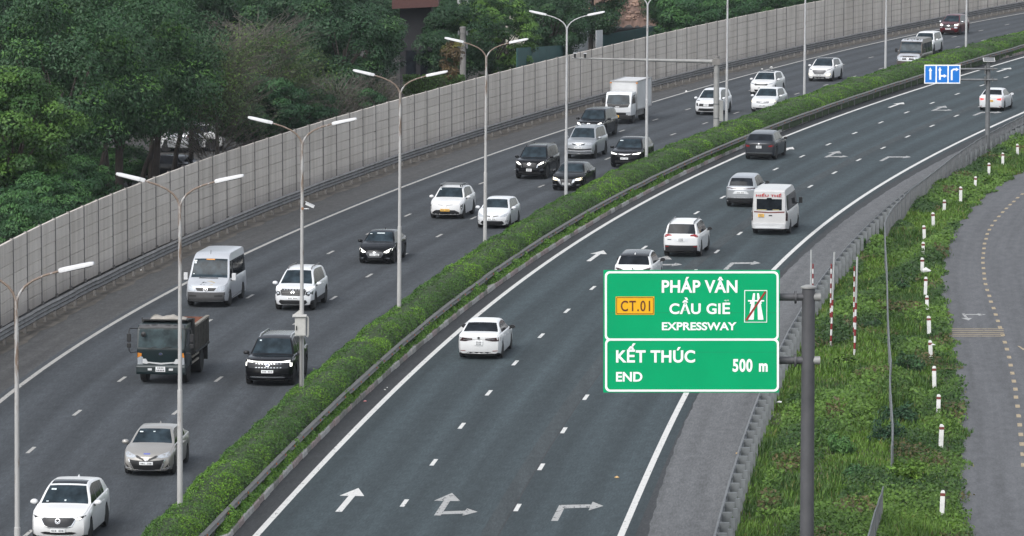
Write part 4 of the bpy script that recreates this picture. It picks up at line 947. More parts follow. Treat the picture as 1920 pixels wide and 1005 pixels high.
for a in [
 ('lime', 15, 226, 'yellow-green leafy tree at the left edge behind the barrier', 1.05),
 ('broad', 120, 238, 'tall dark green tree at the upper left, nearest the corner', 1.0),
 ('broad2', -40, 246, 'dark tree cut by the left edge of the picture behind the yellow-green one', 1.0),
 ('broad', 225, 246, 'tall dark green tree whose crown hangs over the parked cars', 1.02),
 ('broad2', 60, 262, 'big dark tree behind the corner of the upper left crowns', 1.0),
 ('broad2', 180, 268, 'tall tree rising behind the two foremost dark green crowns', 1.0),
 ('broad', 292, 256, 'dark green tree left of the half-bare tree', .92),
 ('bare', 400, 262, 'half-bare brownish tree with fine twigs, left of the middle', 1.0),
 ('bare', 495, 274, 'half-bare twiggy tree next to the dense round one', .98),
 ('dark', 330, 330, 'dark tree in the gap behind the parked cars', 1.25),
 ('feather', 478, 250, 'feathery green tree leaning over the barrier beside the second lamp', 1.02),
 ('feather', 545, 259, 'low feathery tree just behind the barrier between two lamps', .88),
 ('feather', 660, 272, 'small feathery tree whose top just shows above the barrier', .72),
 ('dark', 640, 292, 'dense round green tree left of the brown roof', 1.08),
 ('dark', 560, 300, 'dense green tree behind the half-bare one', 1.15),
 ('dark', 668, 308, 'round dark green tree just left of the brown roof edge', .95),
 ('barebush', 630, 281, 'grey leafless bush below the dense round tree', 1.0),
 ('barebush', 700, 288, 'grey twiggy bush right of another leafless bush', .9),
 ('dark', 800, 345, 'dark tree under the brown roof', .85), ('dark', 855, 322, 'dark green tree left of the concrete pillar', .85), ('dark', 770, 345, 'shadowy tree deep behind the low hedge', .9),
 ('rosette', 925, 312, 'tree with pale leaf rosettes right of the concrete pillar', .95), ('rosette', 948, 338, 'rosette-leaved tree left of the end of the teal hoarding', .8),
 ('dark', 1040, 345, 'dark tree above the teal hoarding', .85), ('dark', 985, 352, 'dark tree behind the rosette-leaved ones', .9), ('dark', 1106, 364, 'dark tree with bare lower trunk between the white hoardings', .95),
 ('dark', 1248, 402, 'tree at the right end of the rubble mound', .55), ('dark', 1275, 402, 'dark tree right of the rubble mound', .66), ('dark', 1335, 412, 'dark tree above the far barrier, left of a lamp pole', .66),
 ('dark', 1395, 425, 'dark tree above the far barrier, right of a lamp pole', .62), ('dark', 1460, 440, 'farthest dark tree just above the barrier', .58),
 ('broad', 20, 300, 'background tree filling the top left corner', 1.05), ('broad2', 140, 305, 'background tree second from the left corner', 1.05), ('broad', 260, 315, 'background tree behind the parked cars', 1.05), ('dark', 390, 325, 'background tree behind the half-bare tree', 1.3),
 ('dark', 480, 335, 'background tree right of the half-bare tree', 1.25), ('dark', 590, 350, 'background tree behind the dense round one', 1.25), ('dark', 690, 365, 'background tree beside the brown roof', 1.1), ('dark', 880, 372, 'background tree right of the brown roof', 1.05), ('dark', 950, 388, 'background tree behind the rosette-leaved tree', 1.0),
 ('dark', 1050, 400, 'background tree at the top above the left white hoarding', .9), ('dark', 1290, 450, 'background tree behind the right end of the rubble', .8), ('dark', 1380, 470, 'background tree at the top right of the lamp pole', .75)]:
    tree(a[0], a[1], a[2], a[3], a[4])
# bushes reaching over the top of the barrier at the far left
bush = crown(14000, 1.7, 1.35, 3.3, 50, .15, .34, .5, (.040, .105, .040), (.070, .17, .05), .4, 77, cr=.3, shell=.3)
bst, _ = limbs(4.2, .07, 1.6, 3.3, 6, 12, 0); bst = bst.mesh('trunk', BARK, 50)
for x, Y, sc, lab in ((20, 215, 1.0, 'leafy bush over the barrier top in the left corner'), (66, 221, 1.05, 'leafy bush over the barrier, second from the left'), (108, 226, 1.02, 'leafy bush overhanging the barrier, third from the left'), (150, 232, 1.02, 'leafy bush overhanging the barrier, right end of the row'), (40, 226, 1.1, 'leafy bush behind the row along the barrier')):
    r = empty('bush', ((x - 960) / FPX * Y, Y, -.05), random.uniform(0, 6)); r.scale = (sc,) * 3; tag(r, lab, 'bush', 'bushes behind the barrier'); link('leaves', bush, r); link('stem', bst, r)

for x, lab in ((1258, 'low dense bush above the far barrier, beside the rubble mound'), (1300, 'low dense bush above the far barrier, second from the rubble'), (1342, 'low dense bush above the far barrier, third from the rubble'), (1386, 'low dense bush behind the far barrier right of a lamp pole'), (1430, 'low dense bush near the far end of the tree line'), (1474, 'last but one low bush along the far barrier'), (1515, 'last low bush where the far barrier meets the picture top')):
    Y = wall_Y(x) + 11; r = empty('bush', ((x - 960) / FPX * Y, Y, -.05), random.uniform(0, 6)); r.scale = (1.45, 1.45, 1.3); tag(r, lab, 'bush', 'bushes above the far barrier'); link('leaves', bush, r); link('stem', bst, r)
for x, Y, sc, lab in ((70, 252, .8, 'dark undergrowth bush under the left trees, nearest the edge'), (130, 256, .85, 'dark undergrowth bush between the left trunks'), (185, 262, .8, 'dark undergrowth bush left of the parked cars'), (240, 268, .7, 'dark undergrowth bush behind the leaning trunks'), (30, 258, .9, 'dark undergrowth bush at the left edge behind the trees')):
    r = empty('bush', ((x - 960) / FPX * Y, Y, -1.0), random.uniform(0, 6)); r.scale = (sc * 1.5, sc * 1.5, sc); tag(r, lab, 'bush', 'undergrowth below the trees'); link('leaves', bush, r); link('stem', bst, r)
for x, Y, lx, lab in ((165, 244, .9, 'slender dark trunk leaning right under the left trees'), (205, 250, -.4, 'slender dark trunk under the left trees, second of the group'), (250, 256, 1.6, 'strongly leaning dark trunk left of the parked cars'), (278, 262, .2, 'upright dark trunk in front of the parked cars'), (318, 266, .9, 'dark trunk between the parked cars'), (355, 272, .1, 'dark trunk in front of the white parked car')):
    r = empty('slender_tree', ((x - 960) / FPX * Y, Y, -.05)); tag(r, lab, 'tree', 'slender trunks below the left canopy')
    MB().tube([(0, 0, 0), (lx * .35, .1, 2.2), (lx, .2, 4.6), (lx * 1.5, .2, 7.5)], [.17, .14, .11, .05], 9).obj('trunk', BARK, r, smooth=50)
    cr_ = link('crown', TREES['dark'][0], r, (lx * 1.4, .2, 4.2), (0, 0, x), (.55, .55, .55))

# ------------------------------------------------------------------ things behind the barrier
def px_box(x0, x1, yt, Y, depth, zb, name=None):
    a = (x0 - 960) / FPX * Y; b = (x1 - 960) / FPX * Y; zt = atY((x0 + x1) / 2, yt, Y)[2]; return a, b, zt
BR = pm('roof_brown', (.075, .030, .026), .7, var=.15)
a, b, zt = px_box(735, 822, 0, 322, 8, 0); zb = atY(780, 14, 322)[2]
bd = empty('brown_building', ((a + b) / 2, 322, 0)); tag(bd, 'dark building with a projecting red-brown roof among the trees', 'building'); hw = (b - a) / 2
MB().prism([(-hw, zb - .1), (hw, zb + .05), (hw, zb + 1.6), (-hw, zb + 1.5)], 'y', 0, 9).obj('roof', BR, bd)
MB().box(-hw + .5, hw - .5, 1.2, 8, 0, zb).obj('wall', pm('dark_wall', (.018, .018, .021), .8), bd)
for k in range(3): q = MB().box(-hw + .9 + k * 1.0, -hw + 1.6 + k * 1.0, 1.17, 1.19, 2.2, 4.2).obj('window', GLASS_D, bd)
# utility pillar
P = atY(868, 150, 318); pl = empty('concrete_pillar', (P[0], 318, -.05)); tag(pl, 'round grey concrete pillar standing behind the barrier', 'pillar')
zt = atY(868, 52, 318)[2]; CPIL = pm('pillar_concrete', (.20, .195, .185), .85, var=.3, scale=1.2)
MB().tube([(0, 0, 0), (0, 0, zt)], [.22, .20], 16).obj('shaft', CPIL, pl, smooth=40); MB().lathe([(.22, zt), (.22, zt + .10), (.02, zt + .14)], 16, 'z').obj('cap', CPIL, pl, smooth=40)
for z in (zt - .35, zt - 1.25):
    MB().lathe([(.235, z), (.235, z + .08)], 16, 'z').obj('band', GALV_D, pl)
    for sd in (-1, 1): MB().tube([(sd * .28, -.08, z - .1), (sd * .28, -.08, z + .2)], .06, 8).obj('fitting', GALV, pl)
# utility pole with pale insulators at the top
P = atY(869, 60, 328); up = empty('utility_pole', (P[0], 328, -.05)); tag(up, 'utility pole with pale equipment at the top edge behind the pillar', 'utility pole')
z0 = atY(869, 6, 328)[2]
MB().tube([(-.2, 0, 0), (-.2, 0, z0 + 2.5)], .06, 8).obj('pole', GALV_D, up)
for dx in (-.32, .28): MB().lathe([(.09, z0 - .15), (.13, z0), (.12, z0 + .45), (.05, z0 + .5)], 10, 'z', (dx, 0, 0)).obj('insulator', LAMPW, up, smooth=40)
MB().box(-.15, .15, -.1, .1, z0 - .2, z0 + .6).obj('transformer', GALV_L, up)
# clipped low hedge
hb_ = empty('low_hedge', ((815 - 960) / FPX * 312, 312, -.05)); tag(hb_, 'low clipped bright green hedge behind the barrier left of the pillar', 'hedge')
n = 5000; zt = atY(815, 140, 312)[2]; c = np.stack([RNG.uniform(-2.1, 2.0, n), RNG.uniform(-.5, .5, n), RNG.uniform(max(.1, zt - 1.2), zt + .05, n)], -1)
v, f = leaf_quads(c, RNG.uniform(.1, .2, n), RNG.normal(size=(n, 3)) + np.array([0, -.6, .5]), .5)
link('leaves', fast_mesh('leaves', v, f, [LEAF], col=np.repeat(tint(n, (.060, .125, .028), .3), 4, 0)), hb_)
MB().box(-2.0, 1.9, -.35, .35, 0, zt - .1).obj('branches', HCORE, hb_)
# reddish dry croton bush
cb2 = empty('dry_bush', ((845 - 960) / FPX * 308, 308, -.05)); tag(cb2, 'brown and yellow dry-leaved bush left of the concrete pillar', 'bush')
cm = crown(2600, .85, 1.2, atY(845, 112, 308)[2], 18, .17, .4, .3, (.115, .080, .040), (.15, .14, .03), .6, 91, cr=.4); link('leaves', cm, cb2); link('stem', bst, cb2)
# grey lane glimpsed behind the barrier
ln_ = MB().add([(-14, 290, -.02), (2, 330, -.02), (9, 330, -.02), (-5, 290, -.02)], [(0, 1, 2, 3)]).obj('service_lane', pm('service_lane_asphalt', (.06, .06, .062), .9, var=.2, scale=.6)); ln_['kind'] = 'structure'
lot = MB().add([(-30, 262, -.03), (-12, 262, -.03), (-12, 300, -.03), (-30, 300, -.03)], [(0, 1, 2, 3)]).obj('car_park', pm('car_park_paving', (.035, .034, .032), .9, var=.25, scale=.8)); lot['kind'] = 'structure'  # paving colour darkened to stand in for the shade under the trees
# teal hoardings
TEAL = pm('hoarding_teal', (.010, .075, .072), .7, var=.18, scale=1.5)
def hoarding(x0, x1, y_top, y_top1, Y0, Y1, lab, name='site_hoarding', mat=TEAL, n=6):
    A = atY(x0, y_top, Y0); B = atY(x1, y_top1, Y1); r = empty(name, (A[0], A[1], 0)); tag(r, lab, 'hoarding')
    for k in range(n):
        p, q = A + (B - A) * k / n, A + (B - A) * (k + 1) / n; p, q = p - A, q - A; d = Vector((q[0] - p[0], q[1] - p[1], 0)).normalized(); nn = Vector((-d.y, d.x, 0)) * .03
        za, zb = A[2] + p[2], A[2] + q[2]; e = .012
        pa = Vector((p[0], p[1], 0)) + d * e; qa = Vector((q[0], q[1], 0)) - d * e
        vs = [pa - nn, qa - nn, qa + nn, pa + nn]; vs = [(v.x, v.y, -.1) for v in vs] + [(v.x, v.y, z) for v, z in zip(vs, (za, zb, zb, za))]
        MB().add(vs, [(0, 1, 2, 3), (4, 5, 6, 7), (0, 1, 5, 4), (1, 2, 6, 5), (2, 3, 7, 6), (3, 0, 4, 7)]).obj('sheet', mat, r)
        MB().tube([(p[0], p[1] + .08, 0), (p[0], p[1] + .08, za)], .04, 6).obj('post', GALV_D, r)
    return r
hoarding(969, 1074, 90, 84, 318, 350, 'dark teal site hoarding behind the barrier, left piece')
hoarding(1128, 1268, 66, 42, 362, 398, 'dark teal site hoarding in front of the rubble mound', n=8)
WHB = pm('hoarding_white', (.42, .44, .45), .6, var=.12, scale=1.0)
hoarding(1073, 1102, 54, 51, 345, 352, 'pale grey-white notice hoarding behind the barrier', 'notice_board', WHB, 2)
hoarding(1117.5, 1129.5, 57, 56, 350, 353, 'narrow white banner board right of the dark trunk', 'notice_board', pm('banner_white', (.55, .57, .58), .6), 1)
bl = empty('blue_tarpaulin', tuple(atY(1111, 60, 366) * np.array([1, 1, 0]))); tag(bl, 'blue and green sheet hanging behind the dark trunk', 'tarpaulin')
zt_, zm_, zb_ = (atY(1111, y, 366)[2] for y in (14, 42, 58))
MB().box(-.22, .22, -.02, .02, zm_, zt_).obj('upper_sheet', pm('tarp_blue', (.02, .11, .35), .6, var=.2), bl); MB().box(-.3, .25, -.02, .02, zb_, zm_).obj('lower_sheet', pm('tarp_pale', (.25, .36, .36), .6, var=.3, scale=4), bl)
MB().tube([(0, .05, 0), (0, .05, zt_)], .04, 6).obj('pole', GALV_D, bl)
# rubble mound with single lumps
RUB = pm('rubble_earth', (.135, .088, .070), .95, var=.55, scale=1.6, bump=.6)
rb = empty('rubble_mound', ((1185 - 960) / FPX * 415, 415, -.05)); tag(rb, 'mound of reddish brick rubble behind the teal hoarding', 'rubble'); xs_ = np.linspace(-4.2, 4.2, 29); ys_ = np.linspace(-6, 6, 17); vs = []
for y in ys_:
    for x in xs_:
        z = 4.3 * max(0, 1 - (abs(x) / 4.4) ** 4) * max(0, 1 - (abs(y) / 6.2) ** 2) ** .6 + random.uniform(-.15, .15); vs.append((x, y, max(0, z)))
MB().add(vs, [(j * 29 + i, j * 29 + i + 1, (j + 1) * 29 + i + 1, (j + 1) * 29 + i) for j in range(16) for i in range(28)]).obj('mound', RUB, rb)
lump = MB(); 
for k in range(500):
    x, y = random.uniform(-4, 4), random.uniform(-5.8, 1.5); z = 4.3 * max(0, 1 - (abs(x) / 4.4) ** 4) * max(0, 1 - (abs(y) / 6.2) ** 2) ** .6
    M = Matrix.Translation((x, y, z + .03)) @ Matrix.Rotation(random.uniform(0, 3), 4, 'Z') @ Matrix.Rotation(random.uniform(-.6, .6), 4, 'X'); s = random.uniform(.04, .16)
    lump.box(-s * 1.4, s * 1.4, -s, s, -s * .5, s * .6, M)
tag(lump.obj('bricks', pm('rubble_brick', (.26, .175, .135), .9, var=.6, scale=1.1), rb), kind='stuff')
PALE = pm('pale_block', (.30, .27, .24), .9, var=.25, scale=1.2)
for x0, x1, yt, yb, Y, lab in ((1150, 1172, -6, 30, 430, 'pale broken concrete wall piece behind the rubble, left'), (1178, 1196, -4, 28, 432, 'pale broken wall piece behind the rubble, right')):
    A, B = (x0 - 960) / FPX * Y, (x1 - 960) / FPX * Y; zt = atY(x0, yt, Y)[2]
    tag(MB().prism([(A, 0), (B, 0), (B, zt * .9), ((A + B) / 2 + .2, zt), (A, zt * .82)], 'y', Y, Y + .5).obj('wall_fragment', PALE), lab, 'wall fragment')
o = MB().box(-.7, .7, 0, 3, 0, atY(965, 28, 345)[2]).obj('site_hut', pm('hut_cream', (.42, .40, .35), .8), None, loc=((966 - 960) / FPX * 345, 345, 0)); tag(o, 'cream hut roof corner between the trees left of the middle lamp', 'hut')

# ------------------------------------------------------------------ vehicles
def pchip(px, py, x):
    px, py = np.array(px, float), np.array(py, float); h = np.diff(px); d = np.diff(py) / h; m = np.zeros(len(px)); m[0] = d[0]; m[-1] = d[-1]
    for i in range(1, len(px) - 1):
        if d[i - 1] * d[i] > 0: w1, w2 = 2 * h[i] + h[i - 1], h[i] + 2 * h[i - 1]; m[i] = (w1 + w2) / (w1 / d[i - 1] + w2 / d[i])
    i = np.clip(np.searchsorted(px, x) - 1, 0, len(h) - 1); t = (x - px[i]) / h[i]
    return (1 + 2 * t) * (1 - t) ** 2 * py[i] + t * (1 - t) ** 2 * h[i] * m[i] + t * t * (3 - 2 * t) * py[i + 1] + t * t * (t - 1) * h[i] * m[i + 1]
TYPES = {   # top profile (s/L, z/H), cowl, roof front, roof rear, rear glass end, belt front/rear (z/H), side window spans
 'sedan': dict(top=[(0, .46), (.015, .52), (.10, .60), (.25, .675), (.275, .69), (.43, .962), (.52, 1), (.62, .995), (.72, .95), (.87, .745), (.965, .715), (1, .64)], k=(.275, .425, .725, .868), belt=(.64, .70), wins=[(.30, .475), (.49, .70), (.715, .76)], roofw=.63),
 'hatch': dict(top=[(0, .46), (.015, .52), (.12, .62), (.245, .69), (.42, .955), (.52, 1), (.70, .985), (.86, .93), (.965, .69), (1, .61)], k=(.245, .415, .865, .962), belt=(.64, .70), wins=[(.28, .50), (.515, .73), (.745, .83)], roofw=.63),
 'suv': dict(top=[(0, .47), (.012, .54), (.10, .60), (.25, .655), (.27, .668), (.415, .955), (.52, 1), (.72, .975), (.855, .92), (.955, .695), (.985, .655), (1, .58)], k=(.27, .41, .86, .952), belt=(.63, .70), wins=[(.30, .49), (.505, .685), (.70, .775)], roofw=.645),
 'box': dict(top=[(0, .49), (.012, .56), (.10, .615), (.24, .645), (.26, .66), (.39, .955), (.50, 1), (.80, .99), (.925, .95), (.978, .66), (.99, .63), (1, .56)], k=(.26, .385, .93, .975), belt=(.62, .66), wins=[(.29, .475), (.49, .69), (.705, .86)], roofw=.68),
 'mpv': dict(top=[(0, .47), (.012, .54), (.09, .60), (.21, .655), (.385, .95), (.50, 1), (.76, .98), (.895, .93), (.968, .68), (.988, .64), (1, .56)], k=(.21, .38, .90, .966), belt=(.61, .66), wins=[(.26, .46), (.475, .68), (.695, .82)], roofw=.63),
 'van': dict(top=[(0, .37), (.012, .43), (.07, .48), (.165, .55), (.175, .555), (.285, .90), (.33, .965), (.42, 1), (.92, 1), (.975, .985), (1, .95)], k=(.175, .283, .999, 1), belt=(.53, .53), wins=[(.20, .33), (.37, .57), (.585, .78), (.795, .96)], roofw=.83, gtop=.855),
}
WHEEL = {}
def wheel_meshes(r, rim, n=5):
    key = (round(r, 3), rim.name, n)
    if key in WHEEL: return WHEEL[key]
    w_ = .11
    t = MB().lathe([(r * .62, -w_), (r * .93, -w_), (r, -w_ * .75), (r, w_ * .75), (r * .93, w_), (r * .62, w_)], 24).mesh('wheel', TYRE, 40)
    rm = MB(); rm.lathe([(r * .62, -.03), (r * .62, .095), (r * .55, .075), (r * .2, .06), (r * .08, .085), (.004, .088)], 20)
    for k in range(n):
        a = 2 * math.pi * k / n; M = Matrix.Rotation(a, 4, 'Y'); rm.box(-r * .10, r * .10, .07, .098, r * .06, r * .58, M)
    rm = rm.mesh('rim', rim, 35)
    WHEEL[key] = (t, rm); return WHEEL[key]
def add_wheel(root, x, y, r, rim, n=5, wsc=1.0):
    t, rm = wheel_meshes(r, rim, n); w_ = link('wheel', t, root, (x, y, r), (0, 0, 0 if y > 0 else math.pi), (1, wsc, 1)); link('rim', rm, w_)
def disc(c, rx, rz, n=16): return [(c[0] + rx * math.cos(6.2832 * k / n), c[1] + rz * math.sin(6.2832 * k / n)) for k in range(n)]
def sym(h): return [(u, z) for u, z in h] + [(-u, z) for u, z in reversed(h) if abs(u) > 1e-6]
def R(u0, u1, z0, z1): return [(u0, z0), (u1, z0), (u1, z1), (u0, z1)]
class Body:
    """a body whose faces panels, lamps, plates and marks are laid on, each with its own thickness"""
    def __init__(s, root, me, hw, M=None):
        bm = bmesh.new(); bm.from_mesh(me); s.bvh = BVHTree.FromBMesh(bm); bm.free(); s.root, s.hw = root, hw
    def lay(s, name, poly, mat, face='front', off=.012, thick=.03, step=.14, parent=None, absu=False):
        poly = [((u if absu else u * s.hw), z) for u, z in poly]
        bm = bmesh.new(); vs = [bm.verts.new((u, z, 0)) for u, z in poly]
        try: bm.faces.new(vs)
        except ValueError: bm.free(); return None
        bmesh.ops.triangulate(bm, faces=bm.faces)
        for _ in range(4):
            lg = [e for e in bm.edges if e.calc_length() > step]
            if not lg: break
            bmesh.ops.subdivide_edges(bm, edges=lg, cuts=1); bmesh.ops.triangulate(bm, faces=bm.faces)
        dirs = {'front': (Vector((-1, 0, 0)), lambda u, z: Vector((20, u, z))), 'rear': (Vector((1, 0, 0)), lambda u, z: Vector((-20, -u, z))),
                'left': (Vector((0, -1, 0)), lambda u, z: Vector((u, 20, z))), 'right': (Vector((0, 1, 0)), lambda u, z: Vector((u, -20, z))), 'top': (Vector((0, 0, -1)), lambda u, z: Vector((u, z, 20)))}
        d, st = dirs[face]; last = None
        for v in bm.verts:
            o = st(v.co.x, v.co.y); hit = s.bvh.ray_cast(o, d)
            if hit[0] is None:
                q = None
                for dz in (.03, .06, .09, .13, .18, .25, .35, -.04, -.08, -.14):
                    q = s.bvh.ray_cast(st(v.co.x, v.co.y + dz), d)[0]
                    if q is not None: break
                if q is None: q = s.bvh.find_nearest(o + d * 18)[0]
                p = o.copy()
                ax = 0 if face in ('front', 'rear') else 1 if face in ('left', 'right') else 2; p[ax] = q[ax]
            else: p = hit[0]
            v.co = p - d * off
        bm.normal_update(); fs = list(bm.faces)
        avg = Vector((0, 0, 0))
        for f in fs: avg += f.normal
        if avg.dot(d) > 0: bmesh.ops.reverse_faces(bm, faces=fs)
        g_ = bmesh.ops.extrude_face_region(bm, geom=fs); bmesh.ops.translate(bm, verts=[v for v in g_['geom'] if isinstance(v, bmesh.types.BMVert)], vec=Vector((0, 0, 0)))
        new = [v for v in g_['geom'] if isinstance(v, bmesh.types.BMVert)]; ns = set(new)
        for v in bm.verts:
            if v not in ns: v.co += d * thick
        me = bpy.data.meshes.new(name); bm.to_mesh(me); bm.free(); me.materials.append(mat)
        me.polygons.foreach_set('use_smooth', np.ones(len(me.polygons), bool)); me.set_sharp_from_angle(angle=rad(40))
        return link(name, me, parent or s.root)
    def pair(s, name, poly, mat, face='front', **k):
        s.lay(name, poly, mat, face, **k); s.lay(name, [(-u, z) for u, z in reversed(poly)], mat, face, **k)
    def plate(s, z, face, w_=.235, h=.055, mat=None, txt=None, u=0.0, two=False):
        mat = mat or PLATE_W; p = s.lay('number_plate', [(u - w_, z - h), (u + w_, z - h), (u + w_, z + h), (u - w_, z + h)], mat, face, off=.035, thick=.03, absu=True)
        rows = [(z, h * .50)] if not two else [(z + h * .45, h * .30), (z - h * .42, h * .30)]
        bmk = []
        for zc, hh in rows:
            n = 7 if not two else 4; ww = w_ * (.84 if not two else .7)
            for k in range(n):
                if not two and k == 3: continue
                uc = u - ww + 2 * ww * (k + .5) / n; bmk.append(s.lay('plate_character', [(uc - ww / n * .62, zc - hh), (uc + ww / n * .62, zc - hh), (uc + ww / n * .62, zc + hh), (uc - ww / n * .62, zc + hh)], INK, face, off=.0375, thick=.004, absu=True, parent=p, step=1))
        return p
    def emblem(s, kind, z, face, r=.065, u=0.0, mat=None):
        m = mat or CHROME
        if kind == 'diamonds':
            e = None
            for cx, cz in ((0, r * .55), (-r * .5, -r * .32), (r * .5, -r * .32)): e = s.lay('emblem', [(u + cx - r * .34, z + cz), (u + cx, z + cz - r * .52), (u + cx + r * .34, z + cz), (u + cx, z + cz + r * .52)], m, face, off=.034, absu=True, step=1)
            return
        base = s.lay('emblem', disc((u, z), r * (1.25 if kind in ('oval', 'slant') else 1), r * (.8 if kind in ('oval', 'slant') else 1)), m, face, off=.034, absu=True, step=1)
        inn = s.lay('emblem_field', disc((u, z), r * (1.05 if kind in ('oval', 'slant') else .84), r * (.62 if kind in ('oval', 'slant') else .84)), pm('emblem_blue', (.01, .03, .12), .4) if kind == 'oval' else BLACK, face, off=.037, thick=.005, absu=True, parent=base, step=1)
        def stroke(pts): s.lay('emblem_stroke', [(u + a * r, z + b * r) for a, b in pts], m, face, off=.040, thick=.005, absu=True, parent=base, step=1)
        if kind == 'star':
            for k in range(3):
                a = math.pi / 2 + k * 2.0944; c_, s_ = math.cos(a), math.sin(a); stroke([(c_ * .9, s_ * .9), (-s_ * .13, c_ * .13), (s_ * .13, -c_ * .13)])
        elif kind == 'wing': stroke([(-.85, .35), (0, -.35), (.85, .35), (.85, .1), (0, -.68), (-.85, .1)])
        elif kind == 'vee': stroke([(-.6, .6), (-.4, .6), (0, -.35), (.4, .6), (.6, .6), (.1, -.65), (-.1, -.65)])
        elif kind == 'slant': stroke([(-.6, -.5), (-.4, -.5), (-.2, -.1), (.3, .0), (.2, -.5), (.4, -.5), (.65, .5), (.45, .5), (.35, .18), (-.15, .1), (-.2, .5), (-.4, .5)])
        elif kind == 'bull': stroke([(-.95, .3), (.95, .3), (.95, .12), (.18, .12), (.12, -.7), (-.12, -.7), (-.18, .12), (-.95, .12)])
        elif kind == 'oval': stroke([(-.6, .1), (.6, .1), (.6, -.1), (-.6, -.1)])
def vehicle(name, label, cat, x, y, typ, dims, col, rear=False, curve=None, wheel_r=.33, clear=.20, rim=None, fo=.19, wb=.61, dhead=0.0, roof=None, cladding=False, mirror=None, glassm=None, bulge=(.30, .20), sunroof=None, rails=None, fin=False, glass_roof=False):
    L_, W_, H_ = dims; T = TYPES[typ]; hw = W_ / 2
    P = at(x, y); cv = curve or (D1 if rear else DB)
    h = cv.head(P[1]) + (0 if rear else math.pi) + dhead
    fa, ra = L_ * (.5 - fo), L_ * (.5 - fo - wb)             # axle positions, +x is forward
    ax = ra if rear else fa
    loc = (P[0] - math.cos(h) * ax, P[1] - math.sin(h) * ax, .006)
    root = empty(name, loc, h); tag(root, label, cat)
    paintm = col
    # stations
    S_ = set(np.round(np.concatenate([np.linspace(0, 1, 33), [.004, .012, .03, .06, .94, .97, .988, .996], T['k']]), 4))
    for a, b in T['wins']: S_ |= {a, b}
    wr = wheel_r * 1.13
    for axc in (fo, fo + wb):
        for t in np.linspace(-1, 1, 13): S_.add(round(axc + t * wr / L_, 4))
        S_ |= {round(axc - wr / L_ - .002, 4), round(axc + wr / L_ + .002, 4)}
    S_ = sorted(q for q in S_ if 0 <= q <= 1); SS_ = [S_[0]]
    keys = set(T['k']) | {a for w_ in T['wins'] for a in w_}
    for q in S_[1:]:
        if q - SS_[-1] < .0035 and q not in keys and q != 1: continue
        SS_.append(q)
    tp = np.array(T['top']); rings = []
    for q in SS_:
        zt = float(pchip(tp[:, 0], tp[:, 1] * H_, q)); zb = min((T['belt'][0] + (T['belt'][1] - T['belt'][0]) * q) * H_, zt - .035)
        z0 = clear + .10 * max(0, (.10 - q) / .10) * .4 + .09 * max(0, (q - .90) / .10)
        for axc in (fo, fo + wb):
            dd = abs(q - axc) * L_
            if dd < wr: z0 = max(z0, wheel_r + math.sqrt(max(0, wr * wr - dd * dd)) )
        z0 = min(z0, zb - .05)
        e = min(q, 1 - q) * L_; pl_ = 1 - .10 * max(0, 1 - e / .35) ** 2 - .03 * max(0, 1 - e / .9)
        W = hw * pl_
        flare = sum(max(0, 1 - abs(q - axc) * L_ / (wr * 1.5)) for axc in (fo, fo + wb)) * .018
        zr = (zt - zb) / max(.1, H_ * (1 - T['belt'][0]))
        wbelt = W * .955
        wg = W * (.905 if typ != 'van' else .95)
        yt = lambda z: wg - (wg - hw * T['roofw']) * max(0, (z - zb) / (H_ - T['belt'][0] * H_)) ** 1.15
        zs = zt - min(.075, .10 + 0 * zr) * min(1, zr * 2.5) - .004
        if 'gtop' in T: zs = min(zs, T['gtop'] * H_)
        ye = yt(zt - .04)
        ring = [(0, z0), (W * .88, z0), (W * .965, z0 + .035), (W * .995 + flare, z0 + .30 * (zb - z0)), (W * 1.0 + flare, z0 + .62 * (zb - z0)), (W * .985, zb - min(.07, (zb - z0) * .2)), (wbelt, zb - .012), (wg, zb),
                (yt((zb + zs) / 2), (zb + zs) / 2), (yt(zs), zs), (ye - .03, zt - .022), (ye - .085, zt - .008), (ye * .5, zt + .006), (0, zt + .010)]
        rings.append([(L_ / 2 - q * L_, yy, zz) for yy, zz in ring])
    nr = len(rings[0]); V = []; Fc = {}
    def warp(p):
        xx, yy, zz = p; fr = L_ / 2 - xx; bk = xx + L_ / 2
        k = max(0, 1 - fr / .95); lean = .10 * max(0, (zz - .62 * .75 * H_ * .62) / (.25 * H_)) if False else 0
        nose = T['top'][1][1] * H_
        zrel = (zz - .45) / max(.1, nose - .45); lean = .10 * max(0, zrel) ** 1.5 + (.10 * max(0, (.42 - zz) / .25))
        xx -= k * (bulge[0] * (abs(yy) / hw) ** 2.3 + lean * (1 if fr < .5 else max(0, 1 - (fr - .5) / .45)))
        k2 = max(0, 1 - bk / .8); xx += k2 * (bulge[1] * (abs(yy) / hw) ** 2.5 + .07 * max(0, (.45 - zz) / .25))
        return (xx, yy, zz)
    idx = {}
    def vi(p):
        p = warp(p); V.append(p); return len(V) - 1
    grid = [[(vi(p), vi((p[0], -p[1], p[2]))) for p in r_] for r_ in rings]
    def put(key, f): Fc.setdefault(key, []).append(f)
    k0, k1, k2, k3 = T['k']
